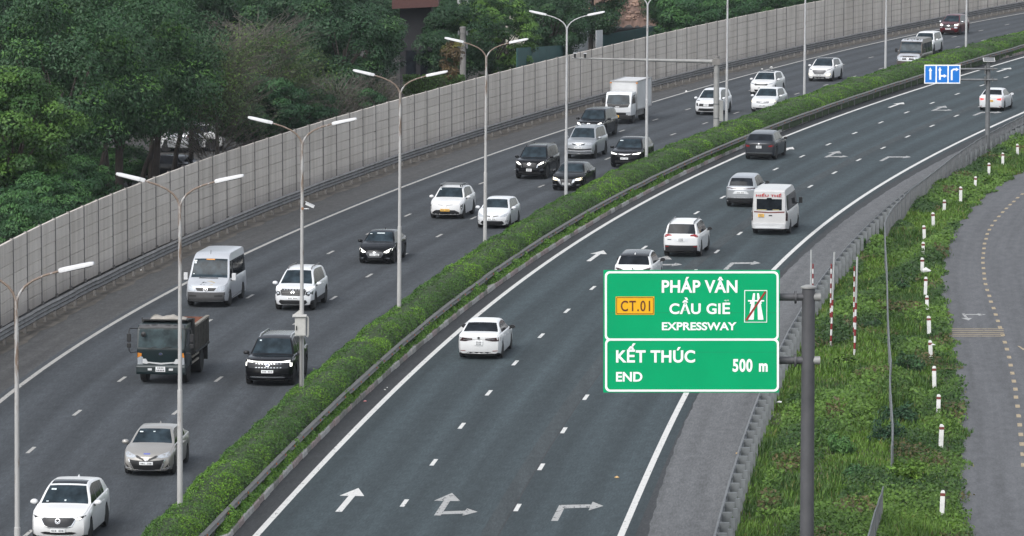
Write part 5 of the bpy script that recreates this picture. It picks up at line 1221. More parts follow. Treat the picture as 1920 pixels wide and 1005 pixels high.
    for i in range(len(SS_) - 1):
        qa, qb = SS_[i], SS_[i + 1]; qm = (qa + qb) / 2
        for j in range(nr - 1):
            for sd in (0, 1):
                a, b, c_, d = grid[i][j][sd], grid[i + 1][j][sd], grid[i + 1][j + 1][sd], grid[i][j + 1][sd]; f = (a, b, c_, d) if sd else (d, c_, b, a)
                key = 'body'
                if j >= 11 and k0 <= qm <= k1: key = 'windscreen'
                elif j >= 11 and k2 <= qm <= k3 and typ != 'van': key = 'rear_window'
                elif j >= 10 and k1 < qm < k2 and roof: key = 'roof'
                elif j >= 11 and sunroof and sunroof[0] < qm < sunroof[1]: key = 'sunroof'
                elif j in (7, 8):
                    if T['wins'][0][0] < qm < T['wins'][-1][0]: key = 'trim'
                    for wi, (wa, wb_) in enumerate(T['wins']):
                        if wa <= qm <= wb_: key = ('side_window', wi, sd)
                if key == 'body' and (j <= 1 or (cladding and j == 2)): key = 'trim'
                put(key, f)
    for i, rv in ((0, False), (len(SS_) - 1, True)):          # front and rear faces, curved in plan
        cols = np.linspace(-1, 1, 11); g_ = []
        for j in range(nr): g_.append([vi((rings[i][j][0], rings[i][j][1] * c_, rings[i][j][2])) for c_ in cols])
        for j in range(1, nr - 1):
            for c_ in range(10):
                f = (g_[j][c_], g_[j][c_ + 1], g_[j + 1][c_ + 1], g_[j + 1][c_]); put('body', f if not rv else f[::-1])
    full = bpy.data.meshes.new('full'); full.from_pydata(V, [], [f for q in Fc.values() for f in q]); full.update()
    B = Body(root, full, hw)
    gm = glassm or GLASS
    def part(nm, key, mats, smooth=38):
        fs = []; mi = []
        for kk, m_ in key:
            for f in Fc.get(kk, []): fs.append(f); mi.append(m_)
        if not fs: return
        used = sorted({i for f in fs for i in f}); mp = {u: n_ for n_, u in enumerate(used)}
        me = bpy.data.meshes.new(nm); me.from_pydata([V[u] for u in used], [], [tuple(mp[i] for i in f) for f in fs])
        bm = bmesh.new(); bm.from_mesh(me); 
        for fc, m_ in zip(bm.faces, mi): fc.material_index = m_
        bmesh.ops.remove_doubles(bm, verts=bm.verts, dist=.0015); bm.to_mesh(me); bm.free()
        for m_ in mats: me.materials.append(m_)
        me.polygons.foreach_set('use_smooth', np.ones(len(me.polygons), bool)); me.set_sharp_from_angle(angle=rad(smooth)); return link(nm, me, root)
    part('body', [('body', 0), ('trim', 1)], [paintm, BLACK])
    part('windscreen', [('windscreen', 0)], [gm]); part('rear_window', [('rear_window', 0)], [GLASS_D])
    if roof: part('roof', [('roof', 0)], [roof])
    if sunroof: part('sunroof', [('sunroof', 0)], [GLASS_D])
    for wi in range(len(T['wins'])):
        for sd in (0, 1): part('side_window', [(('side_window', wi, sd), 0)], [GLASS_D])
    ub = MB().box(-L_ / 2 + .35, L_ / 2 - .35, -hw + .30, hw - .30, clear - .02, .55).obj('underbody', BLACK, root)
    for axp in (fa, ra):
        for sd in (-1, 1): add_wheel(root, axp, sd * (hw - .125), wheel_r, rim or RIM)
    # mirrors
    xm = L_ * (.5 - T['k'][0] - .045); zm = T['belt'][0] * H_ + .07; mm = mirror or paintm
    if typ != 'van':
        for sd in (-1, 1):
            mb = MB(); yb = hw * .93; c_ = Vector((xm, sd * (yb + .17), zm)); vs = []
            for xx, sc in ((.09, .45), (.05, .9), (-.05, 1.0), (-.085, .92)):
                for k in range(10):
                    a = 6.2832 * k / 10; vs.append(c_ + Vector((xx, math.cos(a) * .125 * sc, math.sin(a) * .085 * sc)))
            mb.add(vs, [(i * 10 + k, i * 10 + (k + 1) % 10, (i + 1) * 10 + (k + 1) % 10, (i + 1) * 10 + k) for i in range(3) for k in range(10)] + [tuple(range(10)), tuple(range(30, 40))])
            o = mb.obj('side_mirror', mm, root, smooth=50)
            MB().box(xm - .04, xm + .04, min(sd * yb * .96, sd * (yb + .1)), max(sd * yb * .96, sd * (yb + .1)), zm - .10, zm - .05).obj('mirror_arm', BLACK, o)
    if rails:
        for sd in (-1, 1):
            y_ = sd * hw * (T['roofw'] - .04); pts = [(L_ * (.5 - k1 - .03), y_, H_ * .965), (L_ * (.5 - k1 - .07), y_, H_ * .995 + .035), (L_ * .02, y_, H_ + .045), (L_ * (.5 - k2 + .05), y_, H_ * .98 + .04), (L_ * (.5 - k2 + .01), y_, H_ * .95)]
            MB().tube(pts, .024, 6).obj('roof_rail', rails, root, smooth=40)
    if fin:
        xf = L_ * (.5 - k2 + .06); zf = float(pchip(tp[:, 0], tp[:, 1] * H_, k2 - .06)); MB().add([(xf + .12, -.03, zf), (xf + .12, .03, zf), (xf - .08, .035, zf - .02), (xf - .08, -.035, zf - .02), (xf - .06, 0, zf + .085)], [(0, 1, 4), (1, 2, 4), (2, 3, 4), (3, 0, 4)]).obj('antenna_fin', paintm, root)
    # door handles and seams on both sides
    for sd, face in ((1, 'left'), (-1, 'right')):
        for q in ((.455, .66) if typ not in ('van',) else (.33, .52)):
            xh = L_ * (.5 - q); zh = T['belt'][0] * H_ - .10; B.lay('door_handle', R(xh - .09, xh + .09, zh - .018, zh + .018), paintm, face, off=.03, thick=.03, absu=True, step=1)
        for q in ((.285, .482, .69) if typ not in ('van',) else (.17, .345, .58)):
            xh = L_ * (.5 - q); B.lay('door_seam', R(xh - .006, xh + .006, .42, T['belt'][0] * H_ - .02), BLACK, face, off=.003, thick=.006, absu=True, step=1)
    root['hl'] = 0; del root['hl']
    bpy.data.meshes.remove(full) if False else None
    return root, B, (L_, W_, H_)
WHITE_P = paint('white', (.69, .705, .72)); PEARL = paint('pearl_white', (.73, .735, .735)); BLACK_P = paint('black', (.0045, .005, .006), 0, .2); SILVER = paint('silver', (.42, .44, .46), .5, .34); CHAMP = paint('champagne', (.40, .385, .36), .45, .34)
GREY_P = paint('dark_grey', (.045, .050, .058), .3, .3); RED_P = paint('dark_red', (.10, .014, .020), .25, .3); BROWN_P = paint('bronze_brown', (.09, .078, .070), .3, .35); ROOF_BK = paint('roof_black', (.012, .013, .015), 0, .2); VANW = paint('van_silver_white', (.50, .52, .55), .2, .35)

def stickers(B, spec):
    for u, z, w_, h in spec: B.lay('sticker', R(u - w_, u + w_, z - h, z + h), STICK, 'front', off=.006, thick=.01, step=1)

# --- left carriageway, heading towards the camera
r, B, _ = vehicle('parked_car' if False else 'crossover', 'white crossover with a wide dark grille in the bottom left corner', 'car', 118, 1013, 'suv', (4.55, 1.845, 1.68), PEARL, wheel_r=.36, fin=True, sunroof=(.44, .56), mirror=PEARL)
B.lay('grille', sym([(0, .84), (.50, .835), (.58, .79), (.46, .60), (.30, .545), (0, .535)]), pm('grille_mesh', (.012, .013, .016), .45, scale=40, var=.4))
B.lay('grille_trim', [(-.62, .80), (-.58, .79), (-.46, .60), (-.30, .545), (.30, .545), (.46, .60), (.58, .79), (.62, .80), (.49, .575), (.31, .52), (-.31, .52), (-.49, .575)], CHROME, off=.02)
B.pair('headlight', [(.56, .76), (.70, .75), (.98, .90), (.80, .87), (.62, .83)], BLACK); B.pair('headlight_lens', [(.60, .77), (.70, .765), (.80, .81), (.72, .835), (.62, .81)], LAMP_ON, off=.018)
B.lay('lower_intake', sym([(0, .39), (.45, .40), (.62, .365), (.5, .315), (0, .30)]), BLACK); B.lay('lower_lip', R(-.8, .8, .215, .245), BLACK)
B.plate(.44, 'front'); B.emblem('wing', .74, 'front', .085); stickers(B, [(-.50, 1.50, .05, .02), (-.42, 1.50, .04, .02), (-.62, 1.17, .04, .012), (0, 1.20, .03, .02)])
r, B, _ = vehicle('sedan', 'champagne silver sedan with a pointed nose, above the corner crossover', 'car', 282, 888, 'sedan', (4.42, 1.73, 1.475), CHAMP, wheel_r=.31, clear=.17, fin=True)
B.lay('lower_grille', sym([(0, .56), (.55, .575), (.72, .60), (.52, .26), (0, .22)]), BLACK)
B.lay('upper_grille', sym([(0, .635), (.14, .64), (.38, .735), (.46, .72), (.40, .66), (.2, .60), (.12, .565), (0, .565)]), BLACK, off=.016)
B.pair('headlight', [(.40, .68), (.46, .735), (.96, .86), (.97, .76), (.82, .665), (.6, .645)], LAMP_OFF); B.pair('bumper_trim', [(.70, .60), (.76, .60), (.60, .25), (.94, .33), (.95, .30), (.56, .22)], CHROME, off=.016)
B.pair('fog_lamp', [(.72, .31), (.90, .35), (.88, .47)], BLACK, off=.018); B.lay('lower_lip', R(-.45, .45, .215, .24), CHROME); B.lay('centre_badge_plate', sym([(0, .655), (.10, .65), (.11, .60), (.05, .565), (0, .56)]), CHAMP, off=.022)
B.plate(.475, 'front'); B.emblem('bull', .61, 'front', .055); stickers(B, [(-.52, 1.33, .07, .015), (0, 1.34, .04, .012)])
B.lay('bonnet_sticker', R(-.13, .13, .765, .80), pm('sticker_blue', (.12, .15, .45), .5), off=.006, thick=.01)
r, B, _ = vehicle('sport_utility', 'glossy black sport utility with a full-width light bar, beside the dump truck', 'car', 508, 720, 'box', (4.75, 1.93, 1.77), BLACK_P, wheel_r=.37, clear=.22, rails=CHROME, roof=ROOF_BK, mirror=BLACK, rim=RIM)
B.lay('light_bar', R(-.62, .62, .955, .985), LAMP_ON, off=.016); B.pair('headlight', [(.60, .94), (.62, .99), (.95, 1.02), (.955, .78), (.89, .78), (.88, .94)], LAMP_ON, off=.016)
B.lay('grille', sym([(0, .945), (.60, .945), (.88, .93), (.80, .72), (0, .72)]), pm('grille_mesh', (.012, .013, .016), .45))
for z in (.90, .75):
    for k in range(9): B.lay('grille_bar', [(-.52 + k * .125, z), (-.46 + k * .125, z + .025), (-.42 + k * .125, z), (-.46 + k * .125, z - .015)], CHROME, off=.02, step=1)
B.lay('skid_bar', sym([(0, .40), (.55, .40), (.72, .385), (.70, .36), (0, .35)]), CHROME, off=.02); B.plate(.60, 'front'); B.emblem('oval', .86, 'front', .075); stickers(B, [(-.55, 1.62, .04, .02)])
r, B, _ = vehicle('people_carrier', 'white people carrier with a black diamond-badged grille, right of the silver minibus', 'car', 555, 580, 'mpv', (4.55, 1.78, 1.75), WHITE_P, wheel_r=.34, clear=.24, rails=GALV_D, cladding=True, rim=RIMD)
B.lay('grille', sym([(0, .98), (.60, .98), (.66, .92), (.58, .70), (0, .70)]), BLACK); B.pair('headlight', [(.62, .74), (.66, .86), (.96, .90), (.95, .72), (.8, .68)], BLACK, off=.018); B.pair('headlight_lens', [(.70, .76), (.72, .83), (.92, .86), (.91, .76)], LAMP_OFF, off=.022); B.pair('running_light', [(.62, .97), (.66, 1.02), (.96, 1.05), (.96, .98)], LAMP_ON, off=.016)
for k in range(3): B.lay('grille_bar', R(-.55, .55, .75 + k * .07, .765 + k * .07), GALV_D, off=.018)
B.lay('lower_intake', sym([(0, .50), (.66, .50), (.72, .40), (.6, .30), (0, .29)]), BLACK); B.lay('skid_plate', R(-.5, .5, .27, .33), GALV, off=.018); B.plate(.585, 'front'); B.emblem('diamonds', .88, 'front', .10)
r, B, _ = vehicle('sedan', 'black sedan with a hexagonal chrome grille in the middle lane', 'car', 708, 493, 'sedan', (4.44, 1.73, 1.47), BLACK_P, wheel_r=.32, clear=.17, fin=True)
B.lay('grille', sym([(0, .62), (.42, .62), (.50, .56), (.33, .36), (0, .35)]), pm('grille_grey', (.09, .09, .095), .4, .4, var=.4, scale=30)); B.lay('grille_trim', [(-.52, .58), (-.50, .56), (-.33, .355), (.33, .355), (.50, .56), (.52, .58), (.36, .33), (-.36, .33)], CHROME, off=.018)
B.pair('headlight', [(.50, .60), (.66, .56), (.93, .66), (.96, .80), (.80, .74)], LAMP_ON); B.pair('fog_lamp', [(.62, .30), (.70, .34), (.95, .30), (.9, .27), (.70, .26)], CHROME, off=.016); B.lay('lower_intake', R(-.45, .45, .22, .29), BLACK); B.plate(.475, 'front'); B.emblem('slant', .585, 'front', .06); stickers(B, [(0, 1.36, .22, .018), (-.55, 1.33, .06, .012)])
r, B, _ = vehicle('crossover', 'white electric crossover with a roof rack and yellow number plate', 'car', 840, 409, 'suv', (4.3, 1.80, 1.62), PEARL, wheel_r=.35, clear=.21, rails=GALV)
B.pair('headlight', [(.84, .52), (.88, .78), (.96, .80), (.97, .60), (.92, .50)], BLACK); B.lay('nose_strip', sym([(0, .77), (.45, .79), (.45, .77), (.08, .75), (0, .73)]), GALV_D); B.lay('lower_bumper', sym([(0, .50), (.55, .50), (.68, .44), (.93, .30), (.93, .20), (0, .20)]), BLACK)
B.plate(.50, 'front', mat=PLATE_Y, w_=.25, h=.06); B.emblem('vee', .765, 'front', .07); stickers(B, [(-.6, 1.46, .04, .03)])
rk = MB()
for xx in (-.55, -.2, .15, .5): rk.box(xx - .025, xx + .025, -.55, .55, 1.70, 1.73)
for yy in (-.55, .55): rk.box(-.75, .65, yy - .02, yy + .02, 1.70, 1.745)
rk.obj('roof_rack', GALV_L, r); [MB().box(xx - .03, xx + .03, yy - .03, yy + .03, 1.60, 1.70).obj('rack_foot', BLACK, r) for xx in (-.6, .5) for yy in (-.52, .52)]
r, B, _ = vehicle('hatchback', 'small white hatchback behind a lamp pole next to the electric crossover', 'car', 927, 427, 'hatch', (4.12, 1.70, 1.48), WHITE_P, wheel_r=.31, clear=.17)
B.lay('lower_grille', sym([(0, .42), (.62, .42), (.74, .30), (.60, .22), (0, .21)]), BLACK); B.lay('upper_grille', sym([(0, .68), (.40, .70), (.40, .67), (.1, .62), (0, .62)]), GALV_D, off=.016); B.pair('headlight', [(.50, .63), (.55, .69), (.90, .82), (.96, .74), (.80, .64)], LAMP_OFF); B.pair('fog_lamp', [(.80, .30), (.83, .46), (.94, .44), (.94, .33)], BLACK); B.plate(.52, 'front'); B.emblem('bull', .66, 'front', .06)
r, B, _ = vehicle('sedan', 'black sedan with a chrome-framed grille, partly behind the hedge', 'car', 1067, 356, 'sedan', (4.64, 1.815, 1.45), BLACK_P, wheel_r=.33, clear=.16)
B.lay('grille', sym([(0, .66), (.42, .66), (.34, .40), (.2, .34), (0, .34)]), pm('grille_mesh', (.012, .013, .016), .45)); B.lay('grille_trim', [(-.62, .70), (-.42, .66), (-.32, .40), (-.2, .34), (.2, .34), (.32, .40), (.42, .66), (.62, .70), (.40, .37), (.24, .28), (-.24, .28), (-.40, .37)], CHROME, off=.018); B.pair('headlight', [(.54, .60), (.56, .70), (.93, .76), (.95, .64), (.8, .60)], LAMP_WARM); B.pair('fog_lamp', [(.62, .32), (.62, .37), (.9, .40), (.88, .34)], CHROME); B.plate(.42, 'front')
r, B, _ = vehicle('off_roader', 'black off-roader with white lit headlamps, left of a lamp pole', 'car', 998, 334.5, 'box', (4.8, 1.855, 1.83), BLACK_P, wheel_r=.39, clear=.25, rails=BLACK_P)
B.pair('headlight', [(.52, .86), (.62, .84), (.94, .98), (.95, 1.05), (.72, 1.0)], LAMP_ON); B.pair('lamp_trim', [(.50, .86), (.56, .86), (.52, .72), (.46, .68)], CHROME, off=.018); B.lay('grille', sym([(0, .95), (.45, .95), (.40, .72), (0, .70)]), BLACK); B.pair('fog_lamp', [(.66, .50), (.68, .62), (.86, .66), (.86, .54)], GREY_P); B.lay('lower_bumper', R(-.7, .7, .34, .46), BLACK); B.plate(.56, 'front', w_=.16, h=.075, two=True); B.emblem('oval', .90, 'front', .09)
r, B, _ = vehicle('off_roader', 'silver off-roader close behind a lamp pole, ahead of the black people carrier', 'car', 1090, 296.5, 'box', (4.7, 1.84, 1.85), SILVER, wheel_r=.39, clear=.27, rails=SILVER, rim=RIMD)
B.pair('grille_wing', [(.16, .84), (.18, .92), (.46, .97), (.40, .86)], GREY_P); B.pair('headlight', [(.54, .86), (.60, .94), (.94, 1.06), (.96, .94), (.8, .86)], LAMP_OFF); B.lay('lower_intake', sym([(0, .62), (.85, .66), (.9, .58), (0, .54)]), BLACK); B.lay('bumper_guard', sym([(0, .47), (.80, .50), (.92, .56), (.92, .50), (.78, .42), (0, .40)]), CHROME, off=.03); B.plate(.70, 'front'); B.emblem('bull', .90, 'front', .075)
r, B, _ = vehicle('crossover', 'black crossover with slim white lit headlamps at the hedge', 'car', 1176, 313, 'suv', (4.75, 1.90, 1.67), BLACK_P, wheel_r=.36, clear=.20)
B.pair('headlight', [(.48, .80), (.50, .84), (.93, .92), (.95, .87), (.88, .82)], LAMP_ON); B.lay('nose_strip', sym([(0, .82), (.44, .85), (.44, .83), (.06, .79), (0, .77)]), CHROME); B.lay('lower_intake', R(-.6, .6, .30, .44), BLACK); B.plate(.57, 'front'); stickers(B, [(-.55, 1.50, .10, .02)])
r, B, _ = vehicle('off_roader', 'black people carrier with bright headlamps in front of the white box truck', 'car', 1109, 258.5, 'box', (4.8, 1.86, 1.80), GREY_P if False else BLACK_P, wheel_r=.38, clear=.24)
B.pair('headlight', [(.52, .88), (.60, .86), (.94, .98), (.95, 1.05), (.70, 1.0)], LAMP_ON); B.pair('lamp_trim', [(.50, .88), (.56, .88), (.52, .72), (.46, .68)], CHROME, off=.018); B.lay('grille', sym([(0, .97), (.45, .97), (.40, .72), (0, .70)]), BLACK); B.plate(.56, 'front'); B.emblem('oval', .92, 'front', .09); B.pair('step_bar', R(-.02, .02, .3, .32), CHROME)
r, B, _ = vehicle('people_carrier', 'white people carrier half hidden by the gantry post', 'car', 1329, 215, 'mpv', (4.48, 1.75, 1.70), WHITE_P, wheel_r=.33, clear=.21)
B.pair('headlight', [(.66, .62), (.70, .82), (.94, .86), (.93, .66)], BLACK); B.pair('running_light', [(.55, .97), (.62, 1.0), (.94, 1.02), (.94, .97)], GREY_P); B.lay('grille', sym([(0, .80), (.55, .80), (.62, .62), (0, .60)]), BLACK); B.lay('lower_intake', sym([(0, .48), (.55, .48), (.70, .32), (0, .28)]), BLACK); B.plate(.70, 'front', w_=.17, h=.08, two=True)
r, B, _ = vehicle('crossover', 'white crossover with a notched dark grille, beyond another white car', 'car', 1431, 178.5, 'suv', (4.32, 1.80, 1.645), PEARL, wheel_r=.34, clear=.20, fin=True, sunroof=(.44, .6))
B.lay('grille', sym([(0, .84), (.30, .85), (.52, .88), (.55, .80), (.45, .74), (.2, .75), (0, .75)]), BLACK); B.pair('headlight', [(.56, .80), (.58, .88), (.94, .94), (.95, .86)], LAMP_OFF); B.lay('lower_intake', sym([(0, .44), (.55, .46), (.5, .32), (0, .30)]), BLACK); B.pair('fog_lamp', [(.84, .46), (.86, .60), (.93, .6), (.93, .48)], BLACK); B.lay('lower_lip', R(-.75, .75, .22, .28), BLACK); B.plate(.60, 'front')
r, B, _ = vehicle('sport_utility', 'white sport utility cut off by the hedge, in front of another white car', 'car', 1434, 210.5, 'suv', (4.4, 1.79, 1.62), WHITE_P, wheel_r=.34, clear=.22)
B.lay('grille', sym([(0, .78), (.48, .80), (.50, .72), (.4, .68), (0, .67)]), BLACK); B.lay('grille_trim', R(-.46, .46, .73, .75), CHROME, off=.018); B.pair('headlight', [(.54, .72), (.56, .84), (.94, .90), (.95, .74)], LAMP_WARM); B.lay('lower_intake', R(-.8, .8, .24, .36), BLACK); B.plate(.52, 'front')
r, B, _ = vehicle('crossover', 'white crossover with a black roof and hexagonal grille', 'car', 1540, 152, 'suv', (4.48, 1.85, 1.66), PEARL, wheel_r=.36, clear=.21, roof=ROOF_BK)
B.lay('grille', sym([(0, .86), (.50, .86), (.58, .80), (.36, .56), (0, .55)]), pm('grille_grey', (.09, .09, .095), .4)); B.pair('headlight', [(.56, .84), (.62, .88), (.95, .98), (.95, .90)], GREY_P); B.pair('fog_lamp', [(.60, .44), (.60, .56), (.90, .62), (.90, .50)], LAMP_WARM, off=.014); B.lay('lower_intake', sym([(0, .38), (.5, .38), (.56, .26), (0, .22)]), BLACK); B.plate(.50, 'front')
r, B, _ = vehicle('sport_utility', 'white sport utility directly behind the silver and brown minibus', 'car', 1731, 101, 'box', (4.6, 1.84, 1.72), PEARL, wheel_r=.37, clear=.22)
B.lay('grille', sym([(0, .86), (.45, .86), (.40, .66), (0, .64)]), BLACK); B.pair('headlight', [(.52, .84), (.55, .94), (.94, 1.0), (.95, .86)], LAMP_ON); B.plate(.52, 'front')
r, B, _ = vehicle('people_carrier', 'dark red people carrier, farthest vehicle on the left carriageway', 'car', 1782, 65, 'mpv', (4.48, 1.75, 1.70), RED_P, wheel_r=.33, clear=.21, mirror=CHROME)
B.lay('grille', sym([(0, .98), (.55, .98), (.60, .66), (0, .62)]), BLACK); B.pair('headlight', [(.58, .80), (.60, .92), (.94, 1.0), (.95, .82)], LAMP_ON); B.pair('lamp_trim', [(.60, .60), (.62, .72), (.90, .72), (.88, .60)], CHROME); B.lay('lower_intake', R(-.6, .6, .28, .42), BLACK); B.plate(.54, 'front'); B.emblem('diamonds', .86, 'front', .12)

# --- right carriageway, driving away
r, B, _ = vehicle('sedan', 'white sedan with smoked tail lamps driving away in the left lane', 'car', 903, 670, 'sedan', (4.66, 1.80, 1.48), PEARL, rear=True, curve=D1, wheel_r=.33, clear=.17, mirror=BLACK)
B.pair('tail_lamp', [(.30, .83), (.30, .89), (.96, .93), (.95, .77), (.62, .77)], RED_DK, 'rear'); B.pair('lamp_strip', [(.36, .84), (.36, .865), (.72, .855), (.72, .825)], CHROME, 'rear', off=.016); B.lay('boot_line', R(-.3, .3, .835, .845), GALV_D, 'rear', off=.006)
B.lay('diffuser', sym([(0, .33), (.48, .33), (.62, .26), (.82, .25), (.80, .18), (0, .17)]), BLACK, 'rear'); B.pair('reflector', R(.62, .86, .355, .385), pm('reflector_dull', (.25, .09, .08), .5), 'rear'); B.plate(.70, 'rear', w_=.16, h=.085, two=True); B.emblem('vee', .915, 'rear', .05, mat=GALV_D)
r, B, _ = vehicle('crossover', 'white crossover with a dark glass roof, half hidden by the green sign', 'car', 1191, 541, 'suv', (4.55, 1.84, 1.68), PEARL, rear=True, curve=D1, wheel_r=.36, clear=.20, mirror=BLACK, roof=ROOF_BK, fin=True)
B.pair('tail_lamp', [(.50, .98), (.62, .94), (.78, .93), (.98, 1.06), (.95, 1.10), (.7, 1.03)], RED_DK, 'rear'); B.plate(.82, 'rear', w_=.25, h=.055); B.emblem('wing', 1.0, 'rear', .08); B.lay('lower_bumper', R(-.9, .9, .22, .5), BLACK, 'rear')
r, B, _ = vehicle('off_roader', 'white off-roader with red tail lamps and a black lower bumper', 'car', 1281, 479.5, 'box', (4.6, 1.855, 1.72), PEARL, rear=True, curve=D2, wheel_r=.37, clear=.22, mirror=BLACK, rails=GALV_L)
B.pair('tail_lamp', [(.48, 1.05), (.50, 1.12), (.70, 1.15), (.96, 1.10), (.98, .99), (.80, 1.0), (.66, 1.05)], RED_LENS, 'rear'); B.lay('lower_bumper', R(-.97, .97, .22, .60), BLACK, 'rear', off=.02); B.pair('reflector', R(.66, .86, .52, .555), RED_LENS, 'rear', off=.03); B.lay('plate_recess', sym([(0, 1.0), (.42, .99), (.36, .80), (0, .79)]), WHITE_P, 'rear', off=.008); B.plate(.88, 'rear', w_=.165, h=.08, two=True); B.lay('badge', R(-.72, -.52, .865, .895), BLACK, 'rear')
r, B, _ = vehicle('people_carrier', 'silver people carrier driving away beside the white minibus', 'car', 1393, 386.5, 'mpv', (4.48, 1.75, 1.70), SILVER, rear=True, curve=D2, wheel_r=.33, clear=.20, mirror=BLACK)
B.lay('tail_band', sym([(0, 1.045), (.55, 1.06), (.96, 1.10), (.97, 1.03), (.6, 1.0), (0, 1.0)]), RED_DK, 'rear'); B.pair('tail_lamp', [(.60, .97), (.62, 1.02), (.93, 1.04), (.94, .98)], LAMP_OFF, 'rear', off=.018); B.lay('plate_recess', sym([(0, .90), (.36, .90), (.52, .74), (0, .74)]), WHITE_P, 'rear', off=.008); B.lay('lower_bumper', sym([(0, .50), (.80, .50), (.95, .42), (.95, .22), (0, .22)]), BLACK, 'rear', off=.018); B.lay('bumper_trim', sym([(0, .56), (.80, .56), (.95, .46), (.90, .45), (.76, .52), (0, .52)]), CHROME, 'rear', off=.024); B.plate(.81, 'rear', w_=.24, h=.055)
r, B, _ = vehicle('crossover', 'dark grey crossover driving away in the far left lane', 'car', 1428, 298, 'suv', (4.75, 1.90, 1.66), GREY_P, rear=True, curve=E_RL, wheel_r=.37, clear=.20, mirror=BLACK, roof=paint('roof_grey', (.12, .13, .14), .3))
B.lay('lamp_band', sym([(0, .97), (.95, 1.02), (.96, .98), (0, .93)]), BLACK, 'rear'); B.pair('tail_lamp', [(.62, .80), (.60, .88), (.93, .94), (.92, .80)], RED_LENS, 'rear'); B.lay('bumper_trim', R(-.85, .85, .42, .45), GALV_L, 'rear'); B.lay('lower_bumper', R(-.85, .85, .22, .40), BLACK, 'rear'); B.plate(.80, 'rear', w_=.165, h=.08, two=True); B.emblem('vee', .97, 'rear', .05)
r, B, _ = vehicle('sedan', 'small white sedan with lit brake lamps behind the blue sign post', 'car', 1861, 207, 'sedan', (4.42, 1.73, 1.475), WHITE_P, rear=True, curve=D2, wheel_r=.31, clear=.17, mirror=WHITE_P)
B.pair('tail_lamp', [(.50, .80), (.52, .86), (.96, .92), (.95, .74), (.7, .76)], RED_ON, 'rear'); B.plate(.72, 'rear', w_=.20, h=.06, mat=PLATE_Y); B.lay('lower_bumper', R(-.6, .6, .18, .28), BLACK, 'rear'); B.pair('reflector', R(.7, .88, .32, .36), RED_LENS, 'rear')

# --- minibuses
def van_mirrors(r, x, hw, z, mat):
    for sd in (-1, 1):
        o = MB().box(x - .06, x + .06, sd * (hw + .17) - .09, sd * (hw + .17) + .09, z - .16, z + .16).obj('side_mirror', mat, r, bevel=.02)
        MB().tube([(x, sd * (hw - .05), z - .14), (x, sd * (hw + .13), z - .16)], .025, 6).obj('mirror_arm', BLACK, o)
r, B, d = vehicle('minibus', 'silver-white minibus with a yellow number plate behind the dump truck', 'minibus', 393, 573, 'van', (5.0, 1.93, 2.30), VANW, wheel_r=.34, clear=.24, fo=.19, wb=.60, bulge=(.22, .05), rim=RIMD)
van_mirrors(r, 5.0 * .285, .93, 1.30, LAMPW)
B.lay('grille', sym([(0, .90), (.50, .89), (.40, .76), (0, .75)]), BLACK); B.lay('grille_trim', sym([(0, .915), (.53, .905), (.50, .89), (0, .90)]), LAMPW, off=.018); B.pair('headlight', [(.50, .74), (.58, .96), (.96, 1.02), (.96, .76)], LAMP_OFF); B.lay('bumper', R(-.99, .99, .30, .70), pm('bumper_grey', (.055, .055, .057), .6), off=.05, thick=.06); B.pair('bumper_vent', R(.42, .80, .50, .58), BLACK, off=.058)
B.plate(.52, 'front', mat=PLATE_Y, w_=.25, h=.06); B.emblem('star', .82, 'front', .10); B.lay('bonnet_vent', R(-.45, .45, 1.245, 1.275), BLACK, off=.01); stickers(B, [(-.72, 1.98, .07, .025), (-.72, 1.90, .05, .04), (-.75, 1.42, .03, .015)]); B.lay('windscreen_label', R(-.22, .18, 2.02, 2.06), pm('label_orange', (.7, .28, .04), .5), off=.008, thick=.012)
B.lay('bonnet_graphic', [(-.30, 1.02), (-.20, 1.02), (-.10, 1.12), (-.18, 1.12)], BLACK, off=.008, thick=.01); B.lay('bonnet_graphic', [(-.14, 1.02), (-.05, 1.02), (-.02, 1.10), (-.08, 1.10)], BLACK, off=.008, thick=.01); B.lay('bonnet_graphic', [(-.05, 1.14), (.15, 1.16), (.38, 1.10), (.30, 1.02), (.12, 1.0), (.30, 1.05), (.33, 1.09), (.14, 1.14)], pm('graphic_gold', (.45, .36, .20), .5), off=.008, thick=.01)
MB().tube([(1.2, 0, 2.28), (1.15, 0, 2.45)], .012, 5).obj('aerial', BLACK, r)
for sd, fc in ((1, 'left'), (-1, 'right')): B.lay('window_band', R(-2.2, .6, 1.28, 1.92), GLASS_D, fc, off=.008, thick=.012, absu=True)
r, B, d = vehicle('minibus', 'silver minibus with brown sides partly hidden by the far hedge', 'minibus', 1706, 130, 'van', (5.2, 1.97, 2.30), BROWN_P, wheel_r=.34, clear=.24, fo=.17, wb=.60, bulge=(.22, .05))
van_mirrors(r, 5.2 * .30, .95, 1.45, BLACK)
B.lay('bonnet', sym([(0, 1.24), (.70, 1.22), (.95, 1.10), (.95, .70), (0, .68)]), VANW, off=.010); B.lay('grille', sym([(0, .92), (.48, .90), (.44, .78), (0, .77)]), BLACK, off=.02); B.pair('headlight', [(.56, .80), (.60, .98), (.95, 1.04), (.95, .84)], LAMP_OFF, off=.02); B.lay('roof_cap', sym([(0, 2.33), (.80, 2.28), (.86, 2.12), (0, 2.12)]), VANW, off=.01); B.emblem('oval', .845, 'front', .07); B.lay('bumper', R(-.98, .98, .30, .62), BROWN_P, off=.05, thick=.05)
r, B, d = vehicle('minibus', 'white minibus with red lettering on its back driving away', 'minibus', 1447.5, 437, 'van', (5.2, 1.97, 2.36), paint('dirty_white', (.54, .54, .535), 0, .4), rear=True, curve=D2, wheel_r=.34, clear=.24, fo=.17, wb=.60, bulge=(.22, .035))
van_mirrors(r, 5.2 * .30, .95, 1.45, BLACK)
